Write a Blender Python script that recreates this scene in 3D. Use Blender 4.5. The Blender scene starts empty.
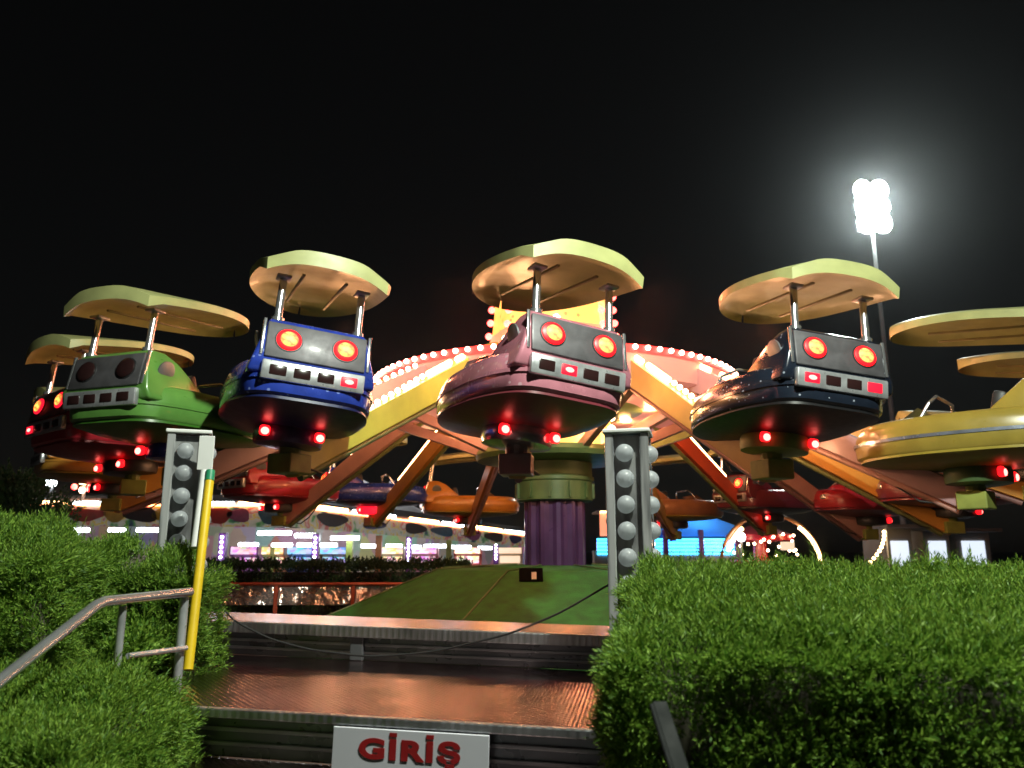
import bpy, bmesh, math, random
import numpy as np
from mathutils import Vector, Matrix, Euler
R = math.radians
random.seed(7); rng = np.random.default_rng(7)
S = bpy.context.scene
COL = S.collection

# ------------------------------------------------------------------ camera, sky, light, exposure
CAM = Vector((0, 0, 1.6)); PITCH = R(12.2); F = 770.0
cd = bpy.data.cameras.new('camera'); cam = bpy.data.objects.new('camera', cd); COL.objects.link(cam)
cam.location = CAM; cam.rotation_euler = (R(90) + PITCH, 0, 0)
cd.sensor_width = 36; cd.lens = F / 1024 * 36; cd.clip_start = 0.05; cd.clip_end = 2000
cd.dof.use_dof = True; cd.dof.focus_distance = 5.0; cd.dof.aperture_fstop = 2.8
S.camera = cam
W = bpy.data.worlds.new('World'); S.world = W; W.use_nodes = True
nt = W.node_tree; bg = nt.nodes['Background']
sky = nt.nodes.new('ShaderNodeTexSky'); sky.sky_type = 'NISHITA'; sky.sun_disc = False
sky.sun_elevation = R(4); sky.sun_rotation = R(200)
hs = nt.nodes.new('ShaderNodeHueSaturation'); hs.inputs['Saturation'].default_value = 0.25
nt.links.new(sky.outputs[0], hs.inputs['Color']); nt.links.new(hs.outputs[0], bg.inputs['Color'])
bg.inputs['Strength'].default_value = 0.0018
sd = bpy.data.lights.new('moon', 'SUN'); so = bpy.data.objects.new('moon', sd); COL.objects.link(so)
sd.energy = 0.01; sd.angle = R(0.5); sd.color = (1, .96, .9); so.rotation_euler = (R(50), 0, R(-20))

def lamp(name, kind, loc, energy, color, size=.2, target=None, spot=None):
    l = bpy.data.lights.new(name, kind); o = bpy.data.objects.new(name, l); COL.objects.link(o)
    o.location = loc; l.energy = energy; l.color = color
    if kind in ('POINT', 'SPOT'): l.shadow_soft_size = size
    if kind == 'SPOT': l.spot_size = R(spot or 100); l.spot_blend = .5
    if target is not None:
        o.rotation_euler = (Vector(target) - Vector(loc)).to_track_quat('-Z', 'Y').to_euler()
    return o
# the park lamp that stands by the entrance and lights hedges, steps and the backs of the cars
lamp('park_lamp_light', 'SPOT', (1.9, 1.5, 7.4), 3700, (.93, 1.0, .84), .12, (0.6, 4.8, 1.5), 124)
S.view_settings.view_transform = 'Standard'; S.view_settings.look = 'None'
S.view_settings.exposure = 0.0; S.view_settings.gamma = 1.0; S.view_settings.use_curve_mapping = False
S.render.engine = 'CYCLES'
cy = S.cycles
cy.use_denoising = True; cy.max_bounces = 5; cy.diffuse_bounces = 2; cy.glossy_bounces = 3
cy.transmission_bounces = 3; cy.transparent_max_bounces = 4; cy.sample_clamp_indirect = 2.5
cy.caustics_reflective = False; cy.caustics_refractive = False

# ------------------------------------------------------------------ helpers
CP, SP = math.cos(PITCH), math.sin(PITCH)
def P(px, py, Y):
    """point of the place seen at photo pixel px,py at Y metres ahead"""
    dx, dy = (px - 512) / F, (384 - py) / F
    d = Vector((dx, CP - dy * SP, SP + dy * CP))
    return CAM + d * (Y / d.y)

class MB:
    def __init__(s): s.v, s.f, s.m = [], [], []
    def add(s, vs, fs, mi=0):
        b = len(s.v); s.v += [tuple(v) for v in vs]
        for f in fs: s.f.append([b + i for i in f]); s.m.append(mi)
        return s
    def box(s, c, d, rot=None, mi=0):
        hx, hy, hz = d[0] / 2, d[1] / 2, d[2] / 2
        vs = [Vector((x, y, z)) for z in (-hz, hz) for y in (-hy, hy) for x in (-hx, hx)]
        if rot is not None: vs = [rot @ v for v in vs]
        c = Vector(c)
        return s.add([v + c for v in vs], [(0, 2, 3, 1), (4, 5, 7, 6), (0, 1, 5, 4), (2, 6, 7, 3), (0, 4, 6, 2), (1, 3, 7, 5)], mi)
    def beam(s, a, b, w0, h0, w1=None, h1=None, up=(0, 0, 1), mi=0):
        a, b = Vector(a), Vector(b); t = (b - a).normalized()
        r = t.cross(Vector(up)).normalized(); u = r.cross(t)
        w1 = w1 or w0; h1 = h1 or h0
        vs = []
        for p, w, h in ((a, w0, h0), (b, w1, h1)):
            for i, j in ((-1, -1), (1, -1), (1, 1), (-1, 1)): vs.append(p + r * (i * w / 2) + u * (j * h / 2))
        return s.add(vs, [(0, 1, 2, 3), (7, 6, 5, 4), (0, 4, 5, 1), (1, 5, 6, 2), (2, 6, 7, 3), (3, 7, 4, 0)], mi)
    def tube(s, pts, r, n=10, mi=0):
        pts = [Vector(p) for p in pts]; vs = []; m = len(pts)
        for k, p in enumerate(pts):
            t = (pts[min(k + 1, m - 1)] - pts[max(k - 1, 0)]).normalized()
            a = Vector((0, 0, 1)) if abs(t.z) < .95 else Vector((1, 0, 0))
            x = t.cross(a).normalized(); y = x.cross(t); rr = r[k] if isinstance(r, (list, tuple)) else r
            for i in range(n):
                q = 2 * math.pi * i / n; vs.append(p + x * (rr * math.cos(q)) + y * (rr * math.sin(q)))
        fs = [(k * n + i, k * n + (i + 1) % n, (k + 1) * n + (i + 1) % n, (k + 1) * n + i) for k in range(m - 1) for i in range(n)]
        fs += [tuple(reversed(range(n))), tuple(range((m - 1) * n, m * n))]
        return s.add(vs, fs, mi)
    def lathe(s, prof, n=32, c=(0, 0, 0), mi=0, flute=0, ph=0):
        vs = []
        for (r, z) in prof:
            for i in range(n):
                q = 2 * math.pi * i / n + ph; rr = r * (1 + flute * (1 if i % 4 < 2 else -1))
                vs.append((c[0] + rr * math.cos(q), c[1] + rr * math.sin(q), c[2] + z))
        m = len(prof)
        fs = [(k * n + i, k * n + (i + 1) % n, (k + 1) * n + (i + 1) % n, (k + 1) * n + i) for k in range(m - 1) for i in range(n)]
        fs += [tuple(reversed(range(n))), tuple(range((m - 1) * n, m * n))]
        return s.add(vs, fs, mi)
    def ball(s, c, r, nu=10, nv=6, mi=0, sc=(1, 1, 1)):
        vs = [(c[0], c[1], c[2] - r * sc[2])]
        for j in range(1, nv):
            a = -math.pi / 2 + math.pi * j / nv
            for i in range(nu):
                q = 2 * math.pi * i / nu
                vs.append((c[0] + r * sc[0] * math.cos(a) * math.cos(q), c[1] + r * sc[1] * math.cos(a) * math.sin(q), c[2] + r * sc[2] * math.sin(a)))
        vs.append((c[0], c[1], c[2] + r * sc[2])); L = len(vs) - 1
        fs = [(0, 1 + (i + 1) % nu, 1 + i) for i in range(nu)]
        for j in range(nv - 2):
            o = 1 + j * nu
            fs += [(o + i, o + (i + 1) % nu, o + nu + (i + 1) % nu, o + nu + i) for i in range(nu)]
        o = 1 + (nv - 2) * nu
        fs += [(o + i, o + (i + 1) % nu, L) for i in range(nu)]
        return s.add(vs, fs, mi)
    def mesh(s, name, smooth=False, bevel=0, seg=2):
        me = bpy.data.meshes.new(name); me.from_pydata(s.v, [], s.f); me.update()
        me.polygons.foreach_set('material_index', s.m)
        bm = bmesh.new(); bm.from_mesh(me); bmesh.ops.recalc_face_normals(bm, faces=bm.faces)
        if bevel:
            ed = [e for e in bm.edges if len(e.link_faces) == 2 and e.calc_face_angle(0) > .5]
            bmesh.ops.bevel(bm, geom=ed, offset=bevel, segments=seg, profile=.5, affect='EDGES', clamp_overlap=True)
        if smooth:
            for f in bm.faces: f.smooth = True
            for e in bm.edges:
                if len(e.link_faces) == 2 and e.calc_face_angle(0) > R(38): e.smooth = False
        bm.to_mesh(me); bm.free(); return me
    def build(s, name, mats, parent=None, smooth=False, bevel=0, loc=None, seg=2):
        me = s.mesh(name, smooth, bevel, seg)
        for m in (mats if isinstance(mats, (list, tuple)) else [mats]): me.materials.append(m)
        return link(name, me, parent, loc)

def link(name, data, parent=None, loc=None):
    o = bpy.data.objects.new(name, data); COL.objects.link(o)
    if parent is not None: o.parent = parent
    if loc is not None: o.location = loc
    return o
def empty(name, loc=(0, 0, 0), rot=(0, 0, 0)):
    o = link(name, None); o.location = loc; o.rotation_euler = rot; o.empty_display_size = .2; return o
def tag(o, label, cat, group=None, kind=None):
    if label: o['label'] = label
    if cat: o['category'] = cat
    if group: o['group'] = group
    if kind: o['kind'] = kind
    return o

# ------------------------------------------------------------------ materials
M = {}
def mat(name):
    m = bpy.data.materials.new(name); m.use_nodes = True; M[name] = m
    return m, m.node_tree, m.node_tree.nodes['Principled BSDF']
def N(t, kind, **kw):
    n = t.nodes.new(kind)
    for k, v in kw.items(): setattr(n, k, v)
    return n
def noise_mix(t, c1, c2, scale, detail=4, lo=.35, hi=.65, coord='Object'):
    tc = N(t, 'ShaderNodeTexCoord'); nz = N(t, 'ShaderNodeTexNoise'); nz.inputs['Scale'].default_value = scale; nz.inputs['Detail'].default_value = detail
    t.links.new(tc.outputs[coord], nz.inputs['Vector'])
    cr = N(t, 'ShaderNodeValToRGB'); e = cr.color_ramp.elements
    e[0].position = lo; e[0].color = (*c1, 1); e[1].position = hi; e[1].color = (*c2, 1)
    t.links.new(nz.outputs['Fac'], cr.inputs['Fac']); return cr, nz, tc
def dark(c, k): return tuple(x * k for x in c)
def paint(name, c, rough=.35, metal=0., var=.75, scale=5, speck=None, coat=0.):
    m, t, b = mat(name)
    cr, nz, tc = noise_mix(t, dark(c, var), c, scale)
    out = cr.outputs['Color']
    if speck:
        vo = N(t, 'ShaderNodeTexVoronoi'); vo.inputs['Scale'].default_value = speck[1]
        t.links.new(tc.outputs['Object'], vo.inputs['Vector'])
        lt = N(t, 'ShaderNodeMath', operation='LESS_THAN'); lt.inputs[1].default_value = speck[2]
        t.links.new(vo.outputs['Distance'], lt.inputs[0])
        mx = N(t, 'ShaderNodeMixRGB'); mx.inputs[2].default_value = (*speck[0], 1)
        t.links.new(lt.outputs[0], mx.inputs[0]); t.links.new(out, mx.inputs[1]); out = mx.outputs[0]
    t.links.new(out, b.inputs['Base Color'])
    b.inputs['Metallic'].default_value = metal
    mr = N(t, 'ShaderNodeMapRange'); mr.inputs[3].default_value = rough * .75; mr.inputs[4].default_value = min(1, rough * 1.3)
    n2 = N(t, 'ShaderNodeTexNoise'); n2.inputs['Scale'].default_value = scale * 3; t.links.new(tc.outputs['Object'], n2.inputs['Vector'])
    t.links.new(n2.outputs['Fac'], mr.inputs[0]); t.links.new(mr.outputs[0], b.inputs['Roughness'])
    b.inputs['Coat Weight'].default_value = coat; b.inputs['Coat Roughness'].default_value = .12
    return m
def emit(name, c, s, base=(.2, .2, .2), sample=True):
    m, t, b = mat(name)
    b.inputs['Base Color'].default_value = (*base, 1); b.inputs['Emission Color'].default_value = (*c, 1); b.inputs['Emission Strength'].default_value = s
    b.inputs['Roughness'].default_value = .4
    if not sample: m.cycles.emission_sampling = 'NONE'
    return m

paint('chrome', (.74, .75, .78), .2, .86, .85, 9)
paint('mirror', (.75, .75, .78), .16, 1., .85, 9)
paint('steel', (.50, .51, .54), .34, .6, .7, 6)
paint('dark_metal', (.06, .06, .065), .4, .5, .7, 6)
paint('grey_metal', (.22, .23, .25), .4, .6, .7, 4)
paint('black_rubber', (.015, .015, .016), .6)
paint('roof_paint', (.46, .48, .20), .42, 0, .78, 3.5, coat=.08)
paint('roof_rib', (.30, .27, .12), .5)
paint('panel_grey', (.15, .145, .16), .5, .4, .6, 5, coat=.12)
paint('seat_black', (.02, .02, .022), .5)
paint('purple_steel', (.09, .045, .15), .3, .2, .7, 3, coat=.3)
paint('green_steel', (.09, .16, .055), .4, .1, .7, 3)
paint('yellow_pole', (.75, .50, .015), .4, 0, .85, 6)
paint('white_paint', (.78, .78, .78), .4, 0, .9, 4)
paint('green_paint', (.02, .25, .12), .4)
paint('sign_white', (.68, .68, .76), .45, 0, .93, 3)
paint('sign_red', (.36, .010, .012), .45)
paint('red_rail', (.42, .09, .05), .35, .2, .8, 5)
paint('bark', (.10, .07, .05), .9, 0, .6, 12)
paint('twig', (.045, .04, .022), .9, 0, .6, 20)
paint('pav_roof', (.24, .23, .24), .7, 0, .8, 1)
def cloth(name, c):
    m = paint(name, c, .7, 0, .85, 1); t = m.node_tree; b = t.nodes['Principled BSDF']
    tl = N(t, 'ShaderNodeBsdfTranslucent'); tl.inputs['Color'].default_value = (*c, 1); mx = N(t, 'ShaderNodeMixShader'); mx.inputs[0].default_value = .5
    t.links.new(b.outputs[0], mx.inputs[1]); t.links.new(tl.outputs[0], mx.inputs[2]); t.links.new(mx.outputs[0], t.nodes['Material Output'].inputs['Surface'])
cloth('blue_tent', (.03, .20, .62)); cloth('tent_cloth', (.45, .45, .46))
paint('booth_wall', (.32, .30, .27), .6, 0, .8, 1)
paint('post_violet', (.20, .06, .32), .4)
paint('post_lime', (.40, .50, .12), .4)
paint('post_orange', (.6, .2, .05), .4)
paint('frosted', (.52, .54, .58), .4, 0, .95, 3, coat=.2)
paint('lens_dark', (.03, .012, .012), .2, 0, .9, 3, coat=.6)
paint('base_frame', (.30, .31, .34), .28, .7, .6, 3)

emit('lamp_red', (1, .006, .010), 3, (.25, .006, .01))
m, t, b = mat('lamp_core')
tc = N(t, 'ShaderNodeTexCoord'); vo = N(t, 'ShaderNodeTexVoronoi'); vo.inputs['Scale'].default_value = 22
t.links.new(tc.outputs['Object'], vo.inputs['Vector'])
cr = N(t, 'ShaderNodeValToRGB'); e = cr.color_ramp.elements
e[0].position = .25; e[0].color = (1, .42, .07, 1); e[1].position = .75; e[1].color = (1, .07, .015, 1)
t.links.new(vo.outputs['Distance'], cr.inputs['Fac']); t.links.new(cr.outputs[0], b.inputs['Emission Color'])
b.inputs['Emission Strength'].default_value = 2.9; b.inputs['Base Color'].default_value = (.4, .2, .1, 1)
emit('lamp_red_dim', (1, .010, .030), 1.6, (.22, .006, .02))
emit('signal_core', (1, .12, .10), 9, (.25, .02, .02))
emit('bulb_warm', (1, .62, .36), 26)
emit('bulb_rim', (1, .42, .30), 24)
emit('bulb_red', (1, .06, .05), 12)
emit('tube_warm', (1, .50, .19), 22)
emit('tube_white', (.86, .94, 1), 17)
emit('tube_orange', (1, .30, .12), 9)
emit('led_cyan', (.05, .62, 1), 5)
emit('led_blue', (.02, .12, .95), 3)
emit('led_white', (.9, .96, 1), 14)
emit('flood', (.86, 1, .95), 150)
emit('arch_yellow', (1, .66, .28), 12)
emit('panel_pink', (1, .30, .24), .34, (.42, .25, .24))
emit('halo_red', (1, .03, .025), 3.5, (.3, .02, .02))
emit('booth_glow', (1, .72, .50), 1.0, (.6, .5, .4))
emit('booth_orange', (1, .28, .13), 1.3, (.6, .3, .2))
emit('window_glow', (.75, .85, 1), 1.1, (.6, .6, .6))

paint('post_core', (.34, .35, .37), .3, .35, .7, 5)
paint('post_trim', (.72, .74, .78), .3, .6, .6, 7, coat=1.)
def reflect_streak(name, c1, c2, metal, rough, sc):  # reflected vertical smears painted into the base colour
    m, t, b = mat(name); cr, nz, tc = noise_mix(t, c1, c2, 1.0, 3, .42, .60)
    mp = N(t, 'ShaderNodeMapping'); mp.inputs['Scale'].default_value = sc; t.links.new(tc.outputs['Object'], mp.inputs['Vector']); t.links.new(mp.outputs[0], nz.inputs['Vector'])
    t.links.new(cr.outputs[0], b.inputs['Base Color']); b.inputs['Metallic'].default_value = metal; b.inputs['Roughness'].default_value = rough; b.inputs['Coat Weight'].default_value = .8
reflect_streak('post_sheet', (.30, .31, .33), (.86, .87, .90), .62, .22, (16, 16, 1.6))
reflect_streak('post_back', (.18, .18, .19), (.48, .49, .50), .5, .25, (9, 9, 2.5))
t = M['frosted'].node_tree; tl = N(t, 'ShaderNodeBsdfTranslucent'); tl.inputs['Color'].default_value = (.8, .82, .86, 1); mx = N(t, 'ShaderNodeMixShader'); mx.inputs[0].default_value = .6
t.links.new(t.nodes['Principled BSDF'].outputs[0], mx.inputs[1]); t.links.new(tl.outputs[0], mx.inputs[2]); t.links.new(mx.outputs[0], t.nodes['Material Output'].inputs['Surface'])
# lit tower panels: yellow back-lit sheets with a pattern of darker spots
m, t, b = mat('panel_amber')
tc = N(t, 'ShaderNodeTexCoord'); vo = N(t, 'ShaderNodeTexVoronoi'); vo.inputs['Scale'].default_value = 5.5
t.links.new(tc.outputs['Object'], vo.inputs['Vector'])
cr = N(t, 'ShaderNodeValToRGB'); e = cr.color_ramp.elements
e[0].position = .12; e[0].color = (.55, .12, .02, 1); e[1].position = .24; e[1].color = (1, .50, .09, 1)
t.links.new(vo.outputs['Distance'], cr.inputs['Fac']); t.links.new(cr.outputs[0], b.inputs['Emission Color'])
b.inputs['Emission Strength'].default_value = 1.5; b.inputs['Base Color'].default_value = (.6, .45, .2, 1)

# asphalt ground
m, t, b = mat('asphalt')
cr, nz, tc = noise_mix(t, (.03, .03, .032), (.065, .062, .06), 1.2, 8); t.links.new(cr.outputs[0], b.inputs['Base Color']); b.inputs['Roughness'].default_value = .7
n2 = N(t, 'ShaderNodeTexNoise'); n2.inputs['Scale'].default_value = 90; t.links.new(tc.outputs['Object'], n2.inputs['Vector'])
bp = N(t, 'ShaderNodeBump'); bp.inputs['Strength'].default_value = .3; t.links.new(n2.outputs['Fac'], bp.inputs['Height']); t.links.new(bp.outputs[0], b.inputs['Normal'])

# checker plate
def plate(name, c, rough):
    m, t, b = mat(name)
    cr, nz, tc = noise_mix(t, dark(c, .6), c, 3.5, 6); t.links.new(cr.outputs[0], b.inputs['Base Color'])
    b.inputs['Metallic'].default_value = 1.0
    mr = N(t, 'ShaderNodeMapRange'); mr.inputs[3].default_value = rough * .7; mr.inputs[4].default_value = rough * 1.5
    t.links.new(nz.outputs['Fac'], mr.inputs[0]); t.links.new(mr.outputs[0], b.inputs['Roughness'])
    sx = N(t, 'ShaderNodeSeparateXYZ'); t.links.new(tc.outputs['Object'], sx.inputs[0])
    outs = []
    for op in ('ADD', 'SUBTRACT'):
        a = N(t, 'ShaderNodeMath', operation=op); t.links.new(sx.outputs[0], a.inputs[0]); t.links.new(sx.outputs[1], a.inputs[1])
        k = N(t, 'ShaderNodeMath', operation='MULTIPLY'); k.inputs[1].default_value = 85; t.links.new(a.outputs[0], k.inputs[0])
        s_ = N(t, 'ShaderNodeMath', operation='SINE'); t.links.new(k.outputs[0], s_.inputs[0]); outs.append(s_)
    mu = N(t, 'ShaderNodeMath', operation='MULTIPLY'); t.links.new(outs[0].outputs[0], mu.inputs[0]); t.links.new(outs[1].outputs[0], mu.inputs[1])
    ab = N(t, 'ShaderNodeMath', operation='ABSOLUTE'); t.links.new(mu.outputs[0], ab.inputs[0])
    bp = N(t, 'ShaderNodeBump'); bp.inputs['Strength'].default_value = .38; bp.inputs['Distance'].default_value = .006
    t.links.new(ab.outputs[0], bp.inputs['Height']); t.links.new(bp.outputs[0], b.inputs['Normal'])
    return m
plate('checker_plate', (.52, .36, .37), .15)
plate('checker_edge', (.62, .63, .66), .32)

# foliage
def leaf(name, c1, c2, tr=.35):
    m, t, b = mat(name)
    g = N(t, 'ShaderNodeNewGeometry'); cr = N(t, 'ShaderNodeValToRGB'); e = cr.color_ramp.elements
    e[0].color = (*c1, 1); e[1].color = (*c2, 1); e[0].position = .1; e[1].position = .95
    t.links.new(g.outputs['Random Per Island'], cr.inputs['Fac']); t.links.new(cr.outputs[0], b.inputs['Base Color'])
    b.inputs['Roughness'].default_value = .55; b.inputs['Specular IOR Level'].default_value = .3
    tl = N(t, 'ShaderNodeBsdfTranslucent'); t.links.new(cr.outputs[0], tl.inputs['Color'])
    mx = N(t, 'ShaderNodeMixShader'); mx.inputs[0].default_value = tr
    t.links.new(b.outputs[0], mx.inputs[1]); t.links.new(tl.outputs[0], mx.inputs[2])
    t.links.new(mx.outputs[0], t.nodes['Material Output'].inputs['Surface']); return m
leaf('leaf_hedge', (.065, .16, .018), (.26, .41, .055))
leaf('leaf_dark', (.02, .05, .012), (.05, .10, .03))
# grass carpet on the ride's base
m, t, b = mat('grass_carpet')
cr, nz, tc = noise_mix(t, (.008, .085, .008), (.014, .14, .014), 5.5, 10); t.links.new(cr.outputs[0], b.inputs['Base Color']); b.inputs['Roughness'].default_value = .8
n2 = N(t, 'ShaderNodeTexNoise'); n2.inputs['Scale'].default_value = 60; t.links.new(tc.outputs['Object'], n2.inputs['Vector'])
bp = N(t, 'ShaderNodeBump'); bp.inputs['Strength'].default_value = .6; bp.inputs['Distance'].default_value = .02; t.links.new(n2.outputs['Fac'], bp.inputs['Height']); t.links.new(bp.outputs[0], b.inputs['Normal'])

# ------------------------------------------------------------------ ground
g = MB().add([(-400, -60, 0), (400, -60, 0), (400, 900, 0), (-400, 900, 0)], [(0, 1, 2, 3)]).build('ground', M['asphalt'])
tag(g, 'dark asphalt ground of the fairground', 'ground', kind='structure')

# ------------------------------------------------------------------ the big ride
RC = Vector((.74, 13.5, 0))
def rp(r, th, z):           # th: degrees from the side nearest the camera, + to the left
    a = R(th); return Vector((RC.x - r * math.sin(a), RC.y - r * math.cos(a), z))
ride = tag(empty('spinning_ride', (0, 0, 0)), 'big spinning fairground ride with coloured arms, purple column and glowing amber bulb-lined crown', 'fairground ride')
ph8 = R(22.5)
b_ = MB().lathe([(4.35, 0), (4.35, .42), (4.15, .50), (2.1, 1.30), (.6, 1.36)], 8, RC, ph=ph8).build('grass_base', M['grass_carpet'], ride)
sm = MB()
for k in range(8):
    a = ph8 + k * math.pi / 4
    q = lambda r, z: (RC.x + r * math.cos(a), RC.y + r * math.sin(a), z)
    sm.tube([q(4.15, .505), q(2.1, 1.31), q(.7, 1.37)], .012, 6)
sm.build('carpet_seam', M['green_steel'], b_)
M_h = paint('hatch_black', (.003, .003, .004), .9); M_h.node_tree.nodes['Principled BSDF'].inputs['Specular IOR Level'].default_value = .05
h = MB().box(P(531, 578, 11.35) + Vector((0, 0, .02)), (.34, .10, .24), Matrix.Rotation(R(-40), 3, 'X')).build('hatch', M_h, b_, bevel=.01)
MB().box(P(534, 578, 11.27) + Vector((0, 0, .03)), (.07, .02, .12), Matrix.Rotation(R(-40), 3, 'X')).build('plate', M['white_paint'], h)
MB().lathe([(.50, 1.3), (.50, 2.5)], 48, RC, flute=.05).build('column', M['purple_steel'], ride, smooth=False)
drum = MB().lathe([(.60, 2.42), (.66, 2.44), (.66, 2.75), (.69, 2.77), (.69, 2.83), (.66, 2.85), (.66, 3.08), (.58, 3.1)], 32, RC).build('drum', M['green_steel'], ride, smooth=True)
for k in range(12):
    MB().box(rp(.672, k * 30 + 10, 2.6), (.05, .05, .26), Matrix.Rotation(R(-(k * 30 + 10)), 3, 'Z')).build('rib', M['green_steel'], drum, bevel=.006)
MB().lathe([(.4, 3.08), (1.35, 3.12), (1.38, 3.2), (1.35, 3.28), (.9, 3.34), (.75, 3.6), (.9, 3.9), (1.9, 4.02), (2.0, 4.1), (.3, 4.2)], 36, RC).build('hub', M['green_steel'], ride, smooth=True)
# crown
crown = MB().lathe([(3.0, 3.98), (3.1, 4.0), (3.12, 4.34), (3.06, 4.36), (2.9, 4.3)], 48, RC).build('fascia', M['panel_pink'], ride, smooth=True)
MB().lathe([(3.122, 4.33), (3.15, 4.34), (3.15, 4.45), (3.11, 4.46), (3.06, 4.38)], 48, RC).build('rim_halo', M['halo_red'], crown, smooth=True)  # glowing band added as the red halo behind the rim bulbs
flare = MB().lathe([(3.05, 4.38), (2.4, 4.44), (1.9, 4.55), (1.45, 4.78), (1.22, 5.1), (1.1, 5.4)], 8, RC, ph=0).build('flare', M['booth_orange'], ride)
tower = MB().lathe([(1.1, 5.39), (1.06, 5.8), (1.06, 6.3), (.9, 6.36)], 8, RC, ph=0).build('tower', M['panel_amber'], ride)
lower_lit = MB().lathe([(1.05, 3.30), (1.0, 3.95)], 8, RC, ph=0).build('lower_panel', M['panel_amber'], ride)
bm0 = MB().ball((0, 0, 0), .038, 8, 6).mesh('bulb', True); bm0.materials.append(M['bulb_rim'])
rear = MB()
for k in range(98):
    p = rp(3.17, k * 360 / 98, 4.41)
    if p.y < RC.y + .6: link('bulb', bm0, crown, p)
    else: rear.ball(p, .038, 8, 6)
rear.build('bulb_row', M['bulb_rim'], crown, smooth=True)['kind'] = 'stuff'
bm1 = MB().ball((0, 0, 0), .065, 8, 6).mesh('bulb', True); bm1.materials.append(M['bulb_warm'])
bm2 = MB().ball((0, 0, 0), .065, 8, 6).mesh('bulb', True); bm2.materials.append(M['bulb_red'])
prof = [(2.3, 4.50), (1.75, 4.68), (1.4, 4.90), (1.2, 5.12), (1.16, 5.4), (1.13, 5.65), (1.11, 5.9), (1.11, 6.15)]
for th in (90, 45, 0, -45, -90):
    for j, (r, z) in enumerate(prof): link('bulb', (bm1, bm2)[j % 2] if th == 0 else (bm2 if j > 3 else bm1), tower if j > 3 else flare, rp(r, th, z))
for th in (30, -28, -60, 60):
    for z in (3.42, 3.62, 3.82): link('bulb', bm1, lower_lit, rp(1.1, th, z))
# warm lamps under the crown
for k in range(8):
    lamp('hub_lamp_light', 'POINT', rp(1.7, k * 45 + 12, 3.95), 78, (1, .40, .14), .10)
for th in (20, -20, 60, -60):
    lamp('crown_fill_light', 'POINT', rp(3.7, th, 5.0), 40, (1, .26, .12), .10)  # unseen fill added outside the rim to light arm tops and cars
for k in range(6):
    lamp('crown_glow_light', 'POINT', rp(1.75, k * 60, 5.15), 26, (1, .12, .06), .10)  # red point lights added to make the flare glow
for th in (10, -10, 31, -31, 52, -52, -75, 75):      # unseen fill lights added to brighten the arms beside their bulb strips
    lamp('arm_fill_light', 'POINT', rp(4.1, th, 3.85), 34, (1, .44, .19), .12)

for th, w_ in ((32, 30), (-31, 34), (-50, 42), (50, 30), (-68, 36)):
    lamp('arm_fill_light', 'POINT', rp(4.7, th, 2.95), w_, (1, .50, .25), .10)  # more unseen fill added low down, for the sides of the arms
# ---- cars
def outline(n=52, L0=1.15, L1=1.28, Wd=.70):
    pts = []
    for i in range(n):
        a = 2 * math.pi * i / n; c, s_ = math.cos(a), math.sin(a)
        if s_ < 0: y = -L0 * abs(s_) ** .52; x = math.copysign(abs(c) ** .40, c) * Wd
        else: y = L1 * s_ ** .95; x = math.copysign(abs(c) ** .85, c) * Wd
        # taper the stern to the width of the tail panel
        if y < -.3: x *= 1 - .12 * ((-y - .3) / .85)
        pts.append((x, y))
    return pts
OUT = outline()
def layers(lst, flat=True):
    mb = MB(); n = len(OUT); vs = []
    for (z, k, rad) in lst:
        for i, (x, y) in enumerate(OUT):
            if rad:
                l = math.hypot(x, y); kx = rad / l; x2 = x * kx * (1 - k) + x * k; y2 = y * kx * (1 - k) + y * k
            else: x2, y2 = x * k, y * k
            vs.append((x2, y2, z))
    m = len(lst)
    fs = [(j * n + i, j * n + (i + 1) % n, (j + 1) * n + (i + 1) % n, (j + 1) * n + i) for j in range(m - 1) for i in range(n)]
    fs += [tuple(reversed(range(n))), tuple(range((m - 1) * n, m * n))]
    return mb.add(vs, fs)
CM = {}
CM['keel'] = layers([(.16, 0, .34), (.175, .12, .40), (.225, .62, .55), (.275, .92, .7), (.305, .965, 0)]).mesh('keel', True)
CM['hull'] = layers([(.306, .97, 0), (.33, .995, 0), (.47, 1.01, 0), (.58, .99, 0), (.66, .95, 0), (.70, .88, 0), (.70, .76, 0), (.65, .73, 0), (.40, .70, 0)]).mesh('hull', True)
CM['trim'] = layers([(.455, 1.006, 0), (.455, 1.022, 0), (.49, 1.022, 0), (.49, 1.002, 0)]).mesh('trim_band', True)
def cowl():
    mb = MB(); prof = [(-1.10, .50), (-1.135, .62), (-1.06, 1.03), (-1.0, 1.08), (-.80, 1.08), (-.62, 1.0), (-.30, .72), (-.28, .50)]
    n = len(prof); vs = []
    for sx in (-1, 1):
        for (y, z) in prof: vs.append((sx * (.575 - .13 * max(0, (z - .55)) / .5), y, z))
    fs = [(i, (i + 1) % n, n + (i + 1) % n, n + i) for i in range(n)] + [tuple(reversed(range(n))), tuple(range(n, 2 * n))]
    return mb.add(vs, fs).mesh('rear_cowl', True, .035, 3)
CM['cowl'] = cowl()
tilt = math.atan2(.075, .41)
RT = Matrix.Rotation(-tilt, 3, 'X')
CM['panel'] = MB().box((0, 0, 0), (.90, .03, .37), RT).mesh('light_panel', True, .012)
def disc(r0, depth, n=24, dome=.3):
    # a lamp facing -y
    mb = MB().lathe([(r0 * 1.0, 0), (r0 * .98, depth * .6), (r0 * .75, depth), (r0 * .3, depth * 1.15)], n)
    mb.v = [(x, -z, y) for (x, y, z) in mb.v]; return mb
def rotmesh(mb): mb.v = [tuple(RT @ Vector(v)) for v in mb.v]; return mb
CM['bezel'] = rotmesh(disc(.125, .012)).mesh('bezel', True)
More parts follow.
